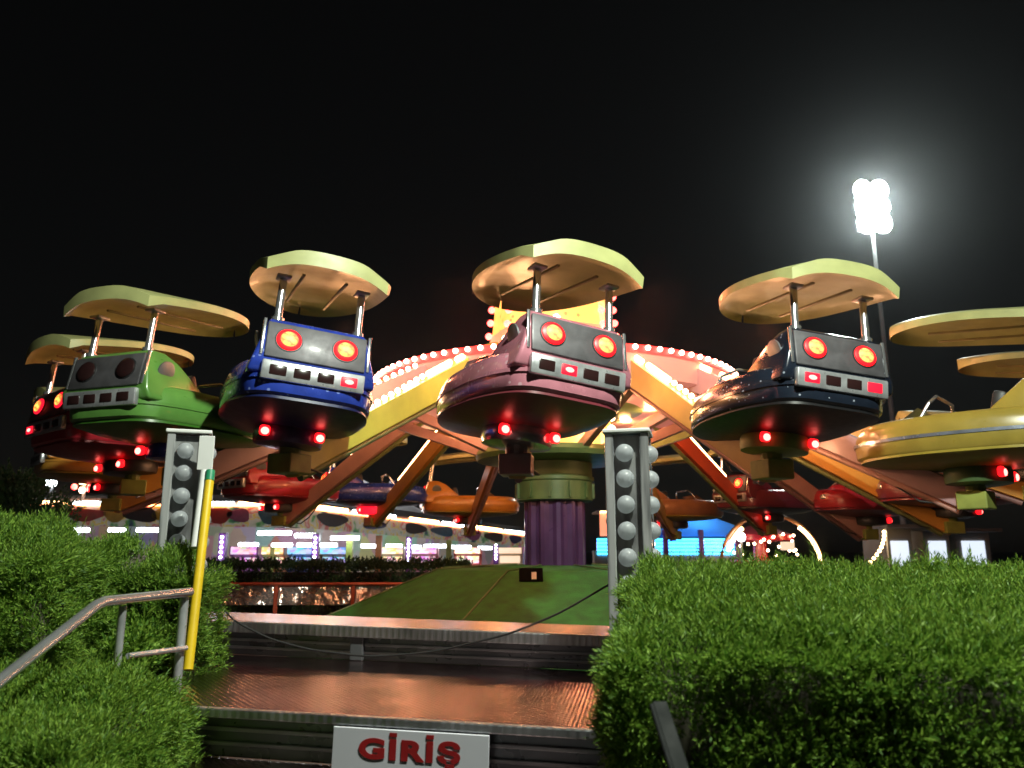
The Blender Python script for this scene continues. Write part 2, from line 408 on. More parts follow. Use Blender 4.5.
CM['lens'] = rotmesh(disc(.112, .03)).mesh('tail_lamp', True)
core = disc(.088, .040)
CM['core'] = rotmesh(core).mesh('lamp_core', True)
CM['bumper'] = MB().box((0, 0, 0), (.92, .07, .19)).mesh('bumper', True, .02, 2)
CM['marker'] = MB().box((0, 0, 0), (.15, .02, .10)).mesh('marker_lamp', True, .02, 2)
CM['marker_core'] = MB().ball((0, 0, 0), .03, 8, 6, sc=(1.4, .4, .8)).mesh('lamp_core', True)
CM['seat'] = MB().box((0, -.18, .50), (.92, .5, .14)).box((0, -.36, .72), (.92, .14, .40), Matrix.Rotation(R(14), 3, 'X')).mesh('seat', True, .04, 2)
wb = MB().tube([(-.52, .42, .64), (-.47, .30, .86), (-.30, .26, .96), (.30, .26, .96), (.47, .30, .86), (.52, .42, .64)], .02, 8)
CM['bar'] = wb.mesh('grab_bar', True)
CM['wind'] = MB().add([(-.50, .66, .66), (.50, .66, .66), (.40, .44, .84), (-.40, .44, .84), (-.48, .68, .64), (.48, .68, .64), (.38, .46, .82), (-.38, .46, .82)],
                      [(0, 1, 2, 3), (7, 6, 5, 4), (0, 4, 5, 1), (1, 5, 6, 2), (2, 6, 7, 3), (3, 7, 4, 0)]).mesh('nose_hood', True, .006)
CM['ab'] = MB().ball((0, 0, 0), .035, 8, 5).mesh('bulb', True); CM['ab'].materials.append(M['bulb_warm'])
CM['head'] = MB().ball((0, 0, 0), .075, 12, 8, sc=(1, .5, 1)).mesh('headlamp', True)
CM['ring'] = MB().lathe([(.24, -.02), (.335, 0), (.345, .05), (.345, .13), (.33, .165), (.2, .17)], 28).mesh('pedestal', True)
CM['sig'] = MB().box((0, 0, 0), (.10, .07, .11)).mesh('signal_lamp', True, .03, 3)
CM['sigcore'] = MB().ball((0, 0, 0), .04, 10, 6, sc=(1, .5, 1)).mesh('lamp_core', True)
CM['post'] = MB().tube([(0, 0, 0), (0, .05, .46)], .036, 12).tube([(0, -.002, -.02), (0, 0, .02)], .055, 12).mesh('roof_post', True)
CM['ctrim'] = MB().beam((0, -.005, .0), (0, .062, .38), .028, .03).mesh('corner_trim', True, .006)
CM['rib'] = MB().beam((0, -1.0, 1.585), (0, .30, 1.72), .03, .025).mesh('roof_rib', True, .005)
CM['brk'] = MB().box((0, 0, 0), (.13, .16, .03)).mesh('roof_bracket', True, .008)
CM['bolt'] = MB().lathe([(.014, 0), (.014, .008), (.008, .011)], 8).mesh('bolt', True)
CM['vent'] = MB().lathe([(.11, 0), (.11, .015), (.08, .022)], 20).mesh('side_vent', True)
def roofmesh():
    nu, nv = 20, 22; L = 2.0; top = []; bot = []
    for j in range(nv + 1):
        v = math.sin(j / nv * math.pi / 2)
        w = .60 + .05 * math.sin(min(v / .4, 1) * math.pi / 2)
        if v > .38: w *= math.sqrt(max(0.0004, 1 - ((v - .38) / .62) ** 2.3))
        for i in range(nu + 1):
            u = -1 + 2 * i / nu
            edge = 1 - abs(u) ** 3
            z = 1.60 + .10 * edge + .07 * math.sin(v * math.pi * .8) + .20 * v
            mid = 1 / (1 + math.exp((abs(u) - .68) * 15))
            z += .035 * mid * max(0, 1 - v / .35)
            y = -1.22 + v * L
            w_ = w * (1 - .07 * max(0, 1 - v / .09) ** 2); y -= .09 * (1 - u * u) * (1 - v) ** 5
            top.append((u * w_, y, z))
            lip = .17 * max(0, 1 - v / .10) + .05
            zb = z - .05 - .04 * (1 - v) ** 10 * mid
            zb -= .035 * max(max(0, (abs(u) - .86) / .14), max(0, (v - .86) / .14))
            if j == 0: zb = z - .12 - .03 * mid
            bot.append((u * w_ * .985, y, zb))
    k = (nu + 1); n = len(top); fs = []
    for j in range(nv):
        for i in range(nu):
            a = j * k + i; fs.append((a, a + 1, a + 1 + k, a + k)); fs.append((n + a + k, n + a + 1 + k, n + a + 1, n + a))
    bd = [i for i in range(k)] + [j * k + nu for j in range(1, nv + 1)] + [nv * k + i for i in range(nu - 1, -1, -1)] + [j * k for j in range(nv - 1, 0, -1)]
    for q in range(len(bd)):
        a, c = bd[q], bd[(q + 1) % len(bd)]; fs.append((a, n + a, n + c, c))
    return MB().add(top + bot, fs).mesh('roof', True)
CM['roof'] = roofmesh()

def part(name, key, material, parent, loc=(0, 0, 0), rot=None):
    me = CM[key]
    if not len(me.materials): me.materials.append(material)
    o = link(name, me, parent, loc)
    if rot: o.rotation_euler = rot
    o.material_slots[0].link = 'OBJECT'; o.material_slots[0].material = material
    return o

def car(name, label, pos, head, roll, body, keel, ring, lit=(), pitch=0, headlight=False, lamps=True, trim=None, dim=False, zs=.93):
    t = tag(empty('ride_car', pos, (R(pitch), R(roll), -R(head))), label, 'ride car', 'cars of the big spinning ride'); t.scale = (1.0, .98, zs)
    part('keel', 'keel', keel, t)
    hull = part('hull', 'hull', body, t)
    part('trim_band', 'trim', trim or body, hull)
    cw = part('rear_cowl', 'cowl', body, t)
    pn = part('light_panel', 'panel', M['panel_grey'], t, (0, -1.105, .835))
    for sx in (-1, 1):
        part('bezel', 'bezel', M['dark_metal'], pn, (sx * .255, -.012, .015))
        l = part('tail_lamp', 'lens', M['lens_dark'] if not lamps else (M['lamp_red_dim'] if dim else M['lamp_red']), t, (sx * .255, -1.118, .85))
        if lamps: part('lamp_core', 'core', M['lamp_core'], l)
    bp_ = part('bumper', 'bumper', M['post_trim'], t, (0, -1.150, .525))
    for k in range(4):
        mk = part('marker_lamp', 'marker', M['lamp_red_dim'] if k in lit else M['lens_dark'], bp_, (-.315 + .21 * k, -.033, 0))
    if lit:
        part('marker_core', 'marker_core', M['signal_core'], bp_, (-.315 + .21 * lit[0], -.045, 0))
    part('seat', 'seat', M['seat_black'], t)
    part('grab_bar', 'bar', M['chrome'], t)
    part('nose_hood', 'wind', body, t)
    part('headlamp', 'head', M['led_white'] if headlight else M['chrome'], t, (0, 1.262, .52))
    rg = part('pedestal', 'ring', ring, t)
    for sx in (-1, 1):
        sl = part('signal_lamp', 'sig', M['lamp_red'], t, (sx * .265, -.29, .09))
        part('lamp_core', 'sigcore', M['signal_core'], sl, (0, -.036, -.01))
        part('side_vent', 'vent', M['grey_metal'], cw, (sx * .493, -.84, .86), (0, sx * R(104), 0))
        part('roof_post', 'post', M['chrome'], t, (sx * .37, -.98, 1.075))
        part('corner_trim', 'ctrim', M['chrome'], cw, (sx * .478, -1.122, .665))
        for zz in (.70, .97):
            bo_ = part('bolt', 'bolt', M['steel'], pn, (sx * .41, -.012 if zz < .8 else .035, zz - .835)); bo_.rotation_euler = (R(90), 0, 0)
    rf = part('roof', 'roof', M['roof_paint'], t)
    for sx in (-1, 1):
        part('roof_rib', 'rib', M['roof_rib'], rf, (sx * .2, 0, 0))
        part('roof_bracket', 'brk', M['steel'], rf, (sx * .37, -.93, 1.535))
    return t

def arm(end, beam_m, side_m, br, z0=4.58, lights='tubes', strut=None):
    end = Vector(end); d = Vector((end.x - RC.x, end.y - RC.y, 0)); L = d.length; d.normalize()
    a = RC + d * 2.15; a.z = z0; e = end + Vector((0, 0, -.20)) - d * .05
    A = MB().beam(a, e, .20, .38, .17, .25).build('arm', beam_m, ride, bevel=.012)
    t_ = (e - a).normalized(); sd_ = t_.cross(Vector((0, 0, 1))).normalized(); up = sd_.cross(t_)
    # pipe under the beam, strut from the hub, end bracket
    MB().tube([a + up * -.25 + t_ * .3, e + up * -.165 - t_ * .1], .042, 10).build('tie_rod', side_m, A, smooth=True)
    s0 = RC + d * 1.0; s0.z = 3.18
    MB().beam(s0, a + t_ * (L * .17) - up * .19, .12, .16).build('strut', strut or side_m, A, bevel=.008)
    MB().box(e + Vector((0, 0, .02)), (.31, .31, .20), Matrix.Rotation(math.atan2(d.y, d.x), 3, 'Z')).lathe([(.11, .1), (.11, .2)], 14, e).build('bracket', br, A, bevel=.015)
    hose = MB().tube([e + Vector((.12, 0, 0)), e + Vector((.2, .1, -.14)) - t_ * .2, e - t_ * .5 - up * .24 + sd_ * .1, e - t_ * .9 - up * .2], .012, 6)
    hose.build('hose', M['black_rubber'], A, smooth=True)
    if lights == 'tubes':
        for s0_, s1_ in ((.55, 1.15), (1.35, 1.95)):
            MB().tube([a + t_ * s0_ + up * .215, a + t_ * s1_ + up * .205], .042, 8).build('light_tube', M['tube_warm'], A, smooth=True)
    if lights in ('bulbs', 'tubes'):
        n0 = 2.1 if lights == 'tubes' else 1.1
        near = end.y < 9.5; bs = MB()
        for k in range(9):
            p = a + t_ * (n0 + k * .15) + up * (.212 - .005 * k)
            if near: link('bulb', CM['ab'], A, p)
            else: bs.ball(p, .035, 8, 5)
        if not near: bs.build('bulb_row', M['bulb_warm'], A, smooth=True)['kind'] = 'stuff'
    if lights == 'strip':
        MB().tube([a + t_ * 1.2 + up * .25, a + t_ * 3.0 + up * .205], .035, 8).build('light_tube', M['tube_warm'], A, smooth=True)
    return A

arm_c = dict(lime=(.60, .62, .09), mauve=(.48, .30, .33), orange=(.66, .33, .06), pinkish=(.60, .34, .30), olive=(.58, .38, .10), scarlet=(.6, .08, .03), rust=(.38, .16, .06))
for k, c in arm_c.items(): paint('arm_' + k, c, .4, .0, .75, 2.0, coat=.2)
paint('pipe_mauve', (.34, .20, .20), .35, .3)
paint('pipe_green', (.20, .25, .10), .35, .2)
paint('bracket_green', (.30, .36, .08), .45, 0, .7)
paint('body_pink', (.62, .24, .31), .25, .1, .7, 4, coat=.6, speck=((.62, .36, .42), 9, .16))
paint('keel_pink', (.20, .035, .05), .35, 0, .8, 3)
paint('body_blue', (.03, .07, .50), .25, .1, .6, 4, coat=.6, speck=((.22, .30, .75), 11, .17))
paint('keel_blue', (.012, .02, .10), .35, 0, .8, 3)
paint('body_green', (.14, .35, .07), .3, .0, .8, 4, coat=.5)
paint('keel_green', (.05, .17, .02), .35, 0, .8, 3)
paint('body_red', (.45, .02, .035), .3, .0, .8, 4, coat=.5)
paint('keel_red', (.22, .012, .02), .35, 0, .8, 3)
paint('body_navy', (.018, .026, .045), .22, .2, .7, 4, coat=.7, speck=((.45, .5, .6), 13, .13))
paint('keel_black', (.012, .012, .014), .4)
paint('body_gold', (.36, .27, .05), .3, .0, .8, 4, coat=.5)
paint('keel_gold', (.30, .24, .035), .4, 0, .8, 3)
paint('body_orange', (.60, .28, .04), .3, .0, .8, 4, coat=.5)
paint('body_copper', (.42, .20, .09), .3, .1, .8, 4, coat=.5)
paint('body_maroon', (.16, .02, .035), .3, .0, .8, 4, coat=.5)
paint('trim_silver', (.45, .50, .62), .25, .7, .7, 6)
cars = [
 # label, ring px, py, Y, heading, roll, body, keel, pedestal, lit markers, arm, pipe, lights, strut
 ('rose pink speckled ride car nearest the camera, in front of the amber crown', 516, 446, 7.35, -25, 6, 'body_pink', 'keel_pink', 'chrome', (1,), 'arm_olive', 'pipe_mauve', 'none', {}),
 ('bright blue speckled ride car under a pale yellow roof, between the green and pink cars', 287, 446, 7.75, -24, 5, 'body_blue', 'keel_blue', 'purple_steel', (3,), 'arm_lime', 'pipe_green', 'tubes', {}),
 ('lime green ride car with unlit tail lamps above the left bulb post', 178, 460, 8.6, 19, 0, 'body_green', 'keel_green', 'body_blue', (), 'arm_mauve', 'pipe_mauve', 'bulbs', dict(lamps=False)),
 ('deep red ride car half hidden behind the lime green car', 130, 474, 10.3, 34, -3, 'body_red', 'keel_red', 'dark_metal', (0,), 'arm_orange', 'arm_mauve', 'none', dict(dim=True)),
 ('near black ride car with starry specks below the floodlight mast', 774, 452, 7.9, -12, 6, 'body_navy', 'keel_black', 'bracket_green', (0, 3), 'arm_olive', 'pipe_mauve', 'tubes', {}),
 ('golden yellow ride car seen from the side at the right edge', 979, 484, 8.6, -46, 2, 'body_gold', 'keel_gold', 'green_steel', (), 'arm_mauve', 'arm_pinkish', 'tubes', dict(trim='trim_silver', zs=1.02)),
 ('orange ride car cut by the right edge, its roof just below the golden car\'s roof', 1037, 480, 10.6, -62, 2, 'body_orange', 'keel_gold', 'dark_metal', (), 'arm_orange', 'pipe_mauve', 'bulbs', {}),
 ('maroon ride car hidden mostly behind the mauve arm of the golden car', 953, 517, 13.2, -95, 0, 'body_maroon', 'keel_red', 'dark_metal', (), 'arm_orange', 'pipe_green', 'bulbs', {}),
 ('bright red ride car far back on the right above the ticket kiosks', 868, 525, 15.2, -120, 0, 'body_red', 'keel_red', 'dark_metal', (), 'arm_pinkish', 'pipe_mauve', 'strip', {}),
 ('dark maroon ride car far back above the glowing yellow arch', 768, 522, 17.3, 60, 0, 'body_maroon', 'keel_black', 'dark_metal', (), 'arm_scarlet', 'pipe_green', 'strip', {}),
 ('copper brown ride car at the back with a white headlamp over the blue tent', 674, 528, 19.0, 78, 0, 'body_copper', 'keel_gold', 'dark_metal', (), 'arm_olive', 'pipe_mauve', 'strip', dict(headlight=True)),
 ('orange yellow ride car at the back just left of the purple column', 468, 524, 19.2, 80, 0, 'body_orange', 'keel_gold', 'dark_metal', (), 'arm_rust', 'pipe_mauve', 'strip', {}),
 ('dark blue ride car at the back above the grey tent roof', 372, 514, 17.8, 70, 0, 'body_blue', 'keel_blue', 'lamp_red_dim', (), 'arm_orange', 'pipe_green', 'strip', {}),  # pedestal itself glows, standing in for the red light of its lamps
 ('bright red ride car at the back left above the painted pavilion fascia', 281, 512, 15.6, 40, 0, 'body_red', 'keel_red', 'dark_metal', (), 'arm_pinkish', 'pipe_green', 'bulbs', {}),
 ('orange ride car behind the deep red car near the left edge', 112, 494, 12.9, 50, 0, 'body_orange', 'keel_gold', 'dark_metal', (), 'arm_orange', 'pipe_mauve', 'strip', dict(dim=True)),
]
for (lb, px, py, Y, hd, rl, bo, ke, ri, lit, am, pi_, lt, kw) in cars:
    pos = P(px, py, Y)
    if 'trim' in kw: kw = dict(kw, trim=M[kw['trim']])
    car('ride_car', lb, pos, hd, rl, M[bo], M[ke], M[ri], lit, **kw)
    arm(pos, M[am], M[pi_], M['pipe_mauve' if bo == 'body_pink' else 'bracket_green'], lights=lt)

# ------------------------------------------------------------------ entrance steps
YAW = R(-9); SM = Matrix.Rotation(YAW, 4, 'Z') @ Matrix.Rotation(R(1.2), 4, 'Y')
tl = P(200, 712, 3.36)                       # left end of the landing's front edge
ZT = .972; ZD = 1.165
stairs = tag(empty('entrance_steps', (tl.x, tl.y, 0), (0, R(1.2), YAW)), 'metal checker plate entrance steps between the two hedges', 'steps')
X0, X1 = -1.0, 2.6
def sbox(name, x0, x1, y0, y1, z0, z1, m, par=stairs, bevel=.006): return MB().box(((x0 + x1) / 2, (y0 + y1) / 2, (z0 + z1) / 2), (x1 - x0, y1 - y0, z1 - z0)).build(name, m, par, bevel=bevel)
D1 = 1.42
sbox('landing', X0, X1, .02, D1 + .036, ZT - .03, ZT, M['checker_plate'])
sbox('nosing', X0, X1, -.02, .018, ZT - .032, ZT + .003, M['checker_edge'])
sbox('deck', X0 - .15, X1, D1 + .02, D1 + .60, ZD - .03, ZD, M['checker_plate'])
sbox('nosing', X0 - .15, X1, D1 - .02, D1 + .018, ZD - .06, ZD + .003, M['checker_edge'])
def riser(y, z0, z1):
    r_ = sbox('riser', X0, X1, y, y + .03, z0, z1, M['base_frame'])
    n = 3
    mb = MB()
    for k in range(1, n):
        z = z0 + (z1 - z0) * k / n; mb.box(((X0 + X1) / 2, y - .008, z), (X1 - X0, .014, .016))
    mb.build('riser_rib', M['steel'], r_, bevel=.003)
    return r_
riser(D1 + .04, ZT, ZD - .06)
sbox('riser_post', .08, .16, D1 + .0, D1 + .036, ZT, ZD - .06, M['grey_metal'])
for k in range(4):
    z1 = ZT - .032 - k * .22; y = .06 - k * .30
    riser(y, z1 - .165, z1)
    if k < 3:
        sbox('tread', X0, X1, y - .30, y - .002, z1 - .20, z1 - .167, M['checker_plate'])
        sbox('nosing', X0, X1, y - .335, y - .302, z1 - .22, z1 - .164, M['checker_edge'])
sbox('side_frame', X0, X0 + .06, .10, D1, 0, ZT - .04, M['base_frame']); sbox('side_frame', X1 - .06, X1, .10, D1, 0, ZT - .04, M['base_frame'])
# sign on the first riser, reaching down over the tread below
sg = tag(empty('entrance_sign', (0, 0, 0)), 'white sign with red letters GİRİŞ hanging on the front of the steps', 'sign')
inv = (Matrix.Translation((tl.x, tl.y, 0)) @ SM)
sx0, sx1 = .570, 1.190
sg.matrix_world = inv @ Matrix.Translation(((sx0 + sx1) / 2, -.03, ZT - .034))
SWd, SHt = sx1 - sx0, .27
MB().box((0, 0, -SHt / 2), (SWd, .012, SHt)).build('sign_board', M['sign_white'], sg, bevel=.002)
cu = bpy.data.curves.new('letters', 'FONT'); cu.body = 'GIRIŞ'; cu.align_x = 'CENTER'; cu.size = .098; cu.extrude = .0006; cu.offset = .0042; cu.space_character = 1.14
to = bpy.data.objects.new('tmp', cu); COL.objects.link(to); bpy.context.view_layer.update()
me = bpy.data.meshes.new_from_object(to.evaluated_get(bpy.context.evaluated_depsgraph_get())); bpy.data.objects.remove(to)
bm = bmesh.new(); bm.from_mesh(me); seen = set(); isl = []
for v in bm.verts:
    if v in seen: continue
    st_, comp = [v], []
    seen.add(v)
    while st_:
        q = st_.pop(); comp.append(q)
        for e_ in q.link_edges:
            o_ = e_.other_vert(q)
            if o_ not in seen: seen.add(o_); st_.append(o_)
    isl.append((min(q.co.x for q in comp), max(q.co.x for q in comp), max(q.co.y for q in comp), min(q.co.y for q in comp)))
bm.free()
tall = [i for i in isl if i[2] - i[3] > .05]
uniq = {round(i[0], 3): i for i in tall}; stems = sorted(uniq.values(), key=lambda i: i[1] - i[0])[:2]          # the two dotted capital I
dots = MB()
for (xa, xb, yt, yb) in stems: dots.box(((xa + xb) / 2, yt + .016, 0), (xb - xa + .002, .015, .0012))
me.materials.clear(); me.materials.append(M['sign_red'])
lo = link('lettering', me, sg); dots.build('letter_dot', M['sign_red'], lo)
lo.rotation_euler = (R(90), 0, 0); lo.scale = (1.5, 1.0, 1); lo.location = (0.0, -.0078, -.104)

# gate posts with bulbs
def post(label, base, w, h, rot, side):
    t = tag(empty('bulb_post', base, (0, 0, rot)), label, 'light post', 'silver bulb posts at the entrance')
    c = w / 2; k = .046
    MB().box((0, 0, h / 2), (w - .06, w - .06, h - .02)).build('core', M['post_back'], t)
    fr = MB()
    for sx in (-1, 1):
        for sy in (-1, 1): fr.box((sx * (c - k / 2), sy * (c - k / 2), h / 2), (k, k, h))
    fr.build('corner_trim', M['post_sheet'], t, bevel=.006)
    MB().box((0, 0, h + .012), (w + .02, w + .02, .022)).build('cap', M['white_paint'], t, bevel=.006)
    for nx, ny in ((0, -1), (1, 0)):
        for j in range(9):
            z = h - .10 - j * .13
            o = link('bulb', CM['pb'], t, (nx * (c - .005) + (-.012 if ny else 0), ny * (c - .014), z))
            q = link('socket', CM['ps'], o); q.rotation_euler = (Vector((nx, ny, 0))).to_track_quat('Z', 'Y').to_euler(); q.location = (-nx * .03, -ny * .03, 0)
    return t
CM['pb'] = MB().ball((0, 0, 0), .046, 16, 10).mesh('bulb', True); CM['pb'].materials.append(M['frosted'])
CM['ps'] = MB().lathe([(.024, -.01), (.024, .006)], 12).mesh('socket', True); CM['ps'].materials.append(M['steel'])
pl_ = P(190, 436, 4.55); pr_ = P(628, 436, 4.0)
post('silver bulb post on the left of the entrance, behind the yellow pole', (pl_.x, pl_.y, ZT - .9), .23, pl_.z - ZT + .9, R(20), 1)
post('silver bulb post on the right of the entrance, rising behind the hedge', (pr_.x, pr_.y, ZT - .9),   .222, pr_.z - ZT + .9, R(-14), -1)
pp = P(206, 436, 4.40); p2 = P(206, 470, 4.40)
tag(MB().box((pp + p2) / 2, (.085, .012, (pp - p2).length), Matrix.Rotation(R(8), 3, 'Z')).build('cover_plate', M['white_paint'], bevel=.003), 'shiny bent metal plate fixed on the left bulb post above the yellow pole', 'plate')  # white paint stands in for the plate's bright reflection
a_, b2 = P(188, 670, 3.95), P(210, 476, 4.25)
bar = tag(empty('barrier_pole', a_), 'yellow leaning barrier pole with a green tip beside the handrail', 'barrier pole')
MB().tube([(0, 0, 0), (b2 - a_) * .97], .024, 14).build('pole', M['yellow_pole'], bar, smooth=True)
MB().tube([(b2 - a_) * .972, (b2 - a_) * 1.03], .025, 14).build('tip', M['green_paint'], bar, smooth=True)
o_ = Vector((-.045, .02, 0))
MB().tube([(b2 - a_) * .60 + o_ * .9, (b2 - a_) * 1.03 + o_ * .8], .026, 14).build('white_pole', M['white_paint'], bar, smooth=True)
# rope across the entrance
pts = [P(214, 598, 4.42), P(234, 621, 4.40), P(270, 639, 4.36), P(311, 650, 4.33), P(370, 657, 4.28), P(434, 652, 4.24), P(510, 634, 4.15), P(560, 613, 4.1), P(610, 584, 4.02)]
fine = []
for k in range(len(pts) - 1):
    for j in range(4): fine.append(pts[k].lerp(pts[k + 1], j / 4))
fine.append(pts[-1])
fine = [fine[0]] + [(fine[i - 1] + fine[i] * 2 + fine[i + 1]) / 4 for i in range(1, len(fine) - 1)] + [fine[-1]]
tag(MB().tube(fine, .0055, 8).build('rope', M['black_rubber'], smooth=True), 'black rope sagging across the entrance between the bulb posts', 'rope')
# left handrail
hr = tag(empty('handrail', (0, 0, 0)), 'chrome handrail running up beside the left hedge', 'handrail')
k0, k1, k2 = P(190, 592, 3.75), P(100, 602, 3.12), P(0, 681, 2.55)
ext = k2 + (k2 - k1) * 1.2
MB().tube([k0, k1 + Vector((.0, .03, .0)), k1 + Vector((0, -.03, -.012)), ext], .021, 14).build('top_rail', M['chrome'], hr, smooth=True)
MB().tube([k0 + Vector((-.02, -.01, 0)), Vector((k0.x - .02, k0.y - .01, .2))], .021, 12).build('rail_post', M['post_trim'], hr, smooth=True)
q1 = P(123, 606, 3.3); MB().tube([q1, Vector((q1.x, q1.y, .2))], .016, 12).build('rail_post', M['post_trim'], hr, smooth=True)
MB().tube([P(186, 648, 3.74), P(128, 656, 3.32)], .012, 10).build('lower_rail', M['post_trim'], hr, smooth=True)
paint('rail_black', (.012, .014, .014), .7)
M['rail_black'].node_tree.nodes['Principled BSDF'].inputs['Specular IOR Level'].default_value = .15
# right handrail end poking out of the hedge
a_, b2 = P(659, 704, 1.95), P(690, 800, 1.75)
hr2 = tag(MB().beam(a_, b2, .035, .02).tube([a_ + Vector((-.02, -.01, 0)), b2 + Vector((-.02, -.01, 0))], .006, 8).build('handrail', M['rail_black'], bevel=.004), 'end of a grey handrail poking out of the right hedge', 'handrail')

# ------------------------------------------------------------------ hedges
def sprays(pos, nor, n_leaf, ln, lw, up=.55, jit=.7):
    """leaf sprays: a twig with small leaflets at each position; returns verts, faces"""
    n = len(pos)
    d = nor * .8 + np.array([0, 0, up]) + rng.normal(0, jit, (n, 3)) * .6
    d /= np.linalg.norm(d, axis=1)[:, None]
    r = np.cross(d, rng.normal(0, 1, (n, 3))); r /= np.linalg.norm(r, axis=1)[:, None] + 1e-9
    V = []; nn = 0
    L = ln * rng.uniform(.6, 1.35, n)
    for k in range(n_leaf):
        f = (k + .5) / n_leaf; side = 1 if k % 2 else -1
        base = pos + d * (L * f)[:, None]
        dirn = d * 1.0 + r * (side * .62) + rng.normal(0, .22, (n, 3)); dirn /= np.linalg.norm(dirn, axis=1)[:, None]
        if k == n_leaf - 1: dirn = d
        ll = (L * .42 * (1.15 - .5 * f))[:, None]
        w = np.cross(dirn, rng.normal(0, 1, (n, 3))); w /= np.linalg.norm(w, axis=1)[:, None] + 1e-9
        wv = w * (lw * (1.1 - .4 * f))
        V.append(np.stack([base, base + dirn * ll * .5 + wv, base + dirn * ll, base + dirn * ll * .5 - wv], 1))
    V = np.stack(V, 1).reshape(-1, 3)
    return V
def quadmesh(name, V, mats, core=None):
    nv = len(V); nq = nv // 4
    extra_v, extra_f = (core.v, core.f) if core else ([], [])
    allv = np.concatenate([V, np.array(extra_v, dtype=float).reshape(-1, 3)]) if extra_v else V
    me = bpy.data.meshes.new(name)
    loops = list(range(nv)); ls = list(range(0, nv, 4)); lt = [4] * nq
    cur = nv
    for f in extra_f:
        ls.append(cur); lt.append(len(f)); loops += [nv + i for i in f]; cur += len(f)
    me.vertices.add(len(allv)); me.vertices.foreach_set('co', allv.astype(np.float32).ravel())
    me.loops.add(len(loops)); me.loops.foreach_set('vertex_index', loops)
    me.polygons.add(len(ls)); me.polygons.foreach_set('loop_start', ls); me.polygons.foreach_set('loop_total', lt)
    me.polygons.foreach_set('material_index', [0] * nq + [1] * len(extra_f))
    me.update(calc_edges=True); me.validate()
    for m_ in mats: me.materials.append(m_)
    return me
def vnoise(p, s, seed):
    a = p * s + seed
    return (np.sin(a[:, 0] * 1.7 + np.sin(a[:, 1] * 1.3)) + np.sin(a[:, 1] * 1.9 + np.sin(a[:, 2] * 1.5 + 1)) + np.sin(a[:, 2] * 2.1 + np.sin(a[:, 0] * 1.1 + 2))) / 3
def hedge(name, label, quad, ztop, dens, ln=.085, lw=.0075, nl=7, z0=.0, material='leaf_hedge', seed=0., bump=.05, faces='fblrt', rnd=.12, shoots=.012):
    """quad: 4 ground corners counter-clockwise from front-left (x,y); ztop: heights at those corners"""
    c = [np.array(q, float) for q in quad]; zt = ztop
    P_, N_ = [], []
    def top_z(u, v): return (zt[0] * (1 - u) + zt[1] * u) * (1 - v) + (zt[3] * (1 - u) + zt[2] * u) * v
    def xy(u, v): return (c[0][None] * (1 - u)[:, None] + c[1][None] * u[:, None]) * (1 - v)[:, None] + (c[3][None] * (1 - u)[:, None] + c[2][None] * u[:, None]) * v[:, None]
    specs = {'f': (0, 1, 'v', 0.), 'b': (2, 3, 'v', 1.), 'l': (3, 0, 'u', 0.), 'r': (1, 2, 'u', 1.)}
    for f in faces:
        if f == 't':
            A = np.linalg.norm(c[1] - c[0]) * np.linalg.norm(c[3] - c[0]); n = int(A * dens)
            u, v = rng.random(n), rng.random(n); q = xy(u, v); z = top_z(u, v)
            nor = np.tile([0, 0, 1.], (n, 1))
        else:
            i, j, ax, val = specs[f]; e = c[j] - c[i]; Lh = np.linalg.norm(e); n = int(Lh * (max(zt) - z0) * dens)
            s_ = rng.random(n); w = rng.random(n)
            u = {'f': s_, 'b': 1 - s_, 'l': np.zeros(n), 'r': np.ones(n)}[f]; v = {'f': np.zeros(n), 'b': np.ones(n), 'l': 1 - s_, 'r': s_}[f]
            q = xy(u, v); z = z0 + (top_z(u, v) - z0) * w
            o = np.array([e[1], -e[0]]) / Lh; nor = np.tile([o[0], o[1], .0], (n, 1))
        p = np.column_stack([q, z])
        # round the shoulders: pull points near the top edge inwards and down
        du = np.minimum(np.minimum(u, 1 - u) * np.linalg.norm(c[1] - c[0]), np.minimum(v, 1 - v) * np.linalg.norm(c[3] - c[0]))
        dz = top_z(u, v) - z
        k = np.clip(1 - du / rnd, 0, 1) ** 2 * np.clip(1 - dz / rnd, 0, 1) ** 2 * rnd * .45
        cen = np.mean(c, 0); tc_ = np.column_stack([cen[0] - p[:, 0], cen[1] - p[:, 1]]); tc_ /= np.linalg.norm(tc_, axis=1)[:, None] + 1e-9
        p[:, :2] += tc_ * k[:, None]; p[:, 2] -= k
        b1 = vnoise(p, 5.5, seed) * bump + vnoise(p, 14, seed + 3) * bump * .5
        p += nor * (b1 - rng.random(n) ** 2 * .09)[:, None]
        P_.append(p); N_.append(nor)
    p = np.concatenate(P_); nn = np.concatenate(N_)
    keep = rng.random(len(p)) < np.clip(.66 + .8 * vnoise(p, 12, seed + 7), .15, 1)
    p, nn = p[keep], nn[keep]
    V = sprays(p, nn, nl, ln, lw)
    sel = rng.random(len(p)) < shoots
    V2 = sprays(p[sel], nn[sel] * .5, nl * 2 + 2, ln * 1.7, lw * .9, up=.9, jit=.5)
    V = np.concatenate([V, V2])
    ins = .10
    cen = np.mean(c, 0); core = MB()
    cv = []
    cq = []
    for i in range(4):
        e1 = c[(i + 1) % 4] - c[i]; e2 = c[(i - 1) % 4] - c[i]
        cq.append(c[i] + (e1 / np.linalg.norm(e1) + e2 / np.linalg.norm(e2)) * (ins + .02))
    cv = [(q[0], q[1], z0) for q in cq] + [(q[0], q[1], zt[i] - ins - .02) for i, q in enumerate(cq)]
    core.add(cv, [(3, 2, 1, 0), (4, 5, 6, 7), (0, 1, 5, 4), (1, 2, 6, 5), (2, 3, 7, 6), (3, 0, 4, 7)])
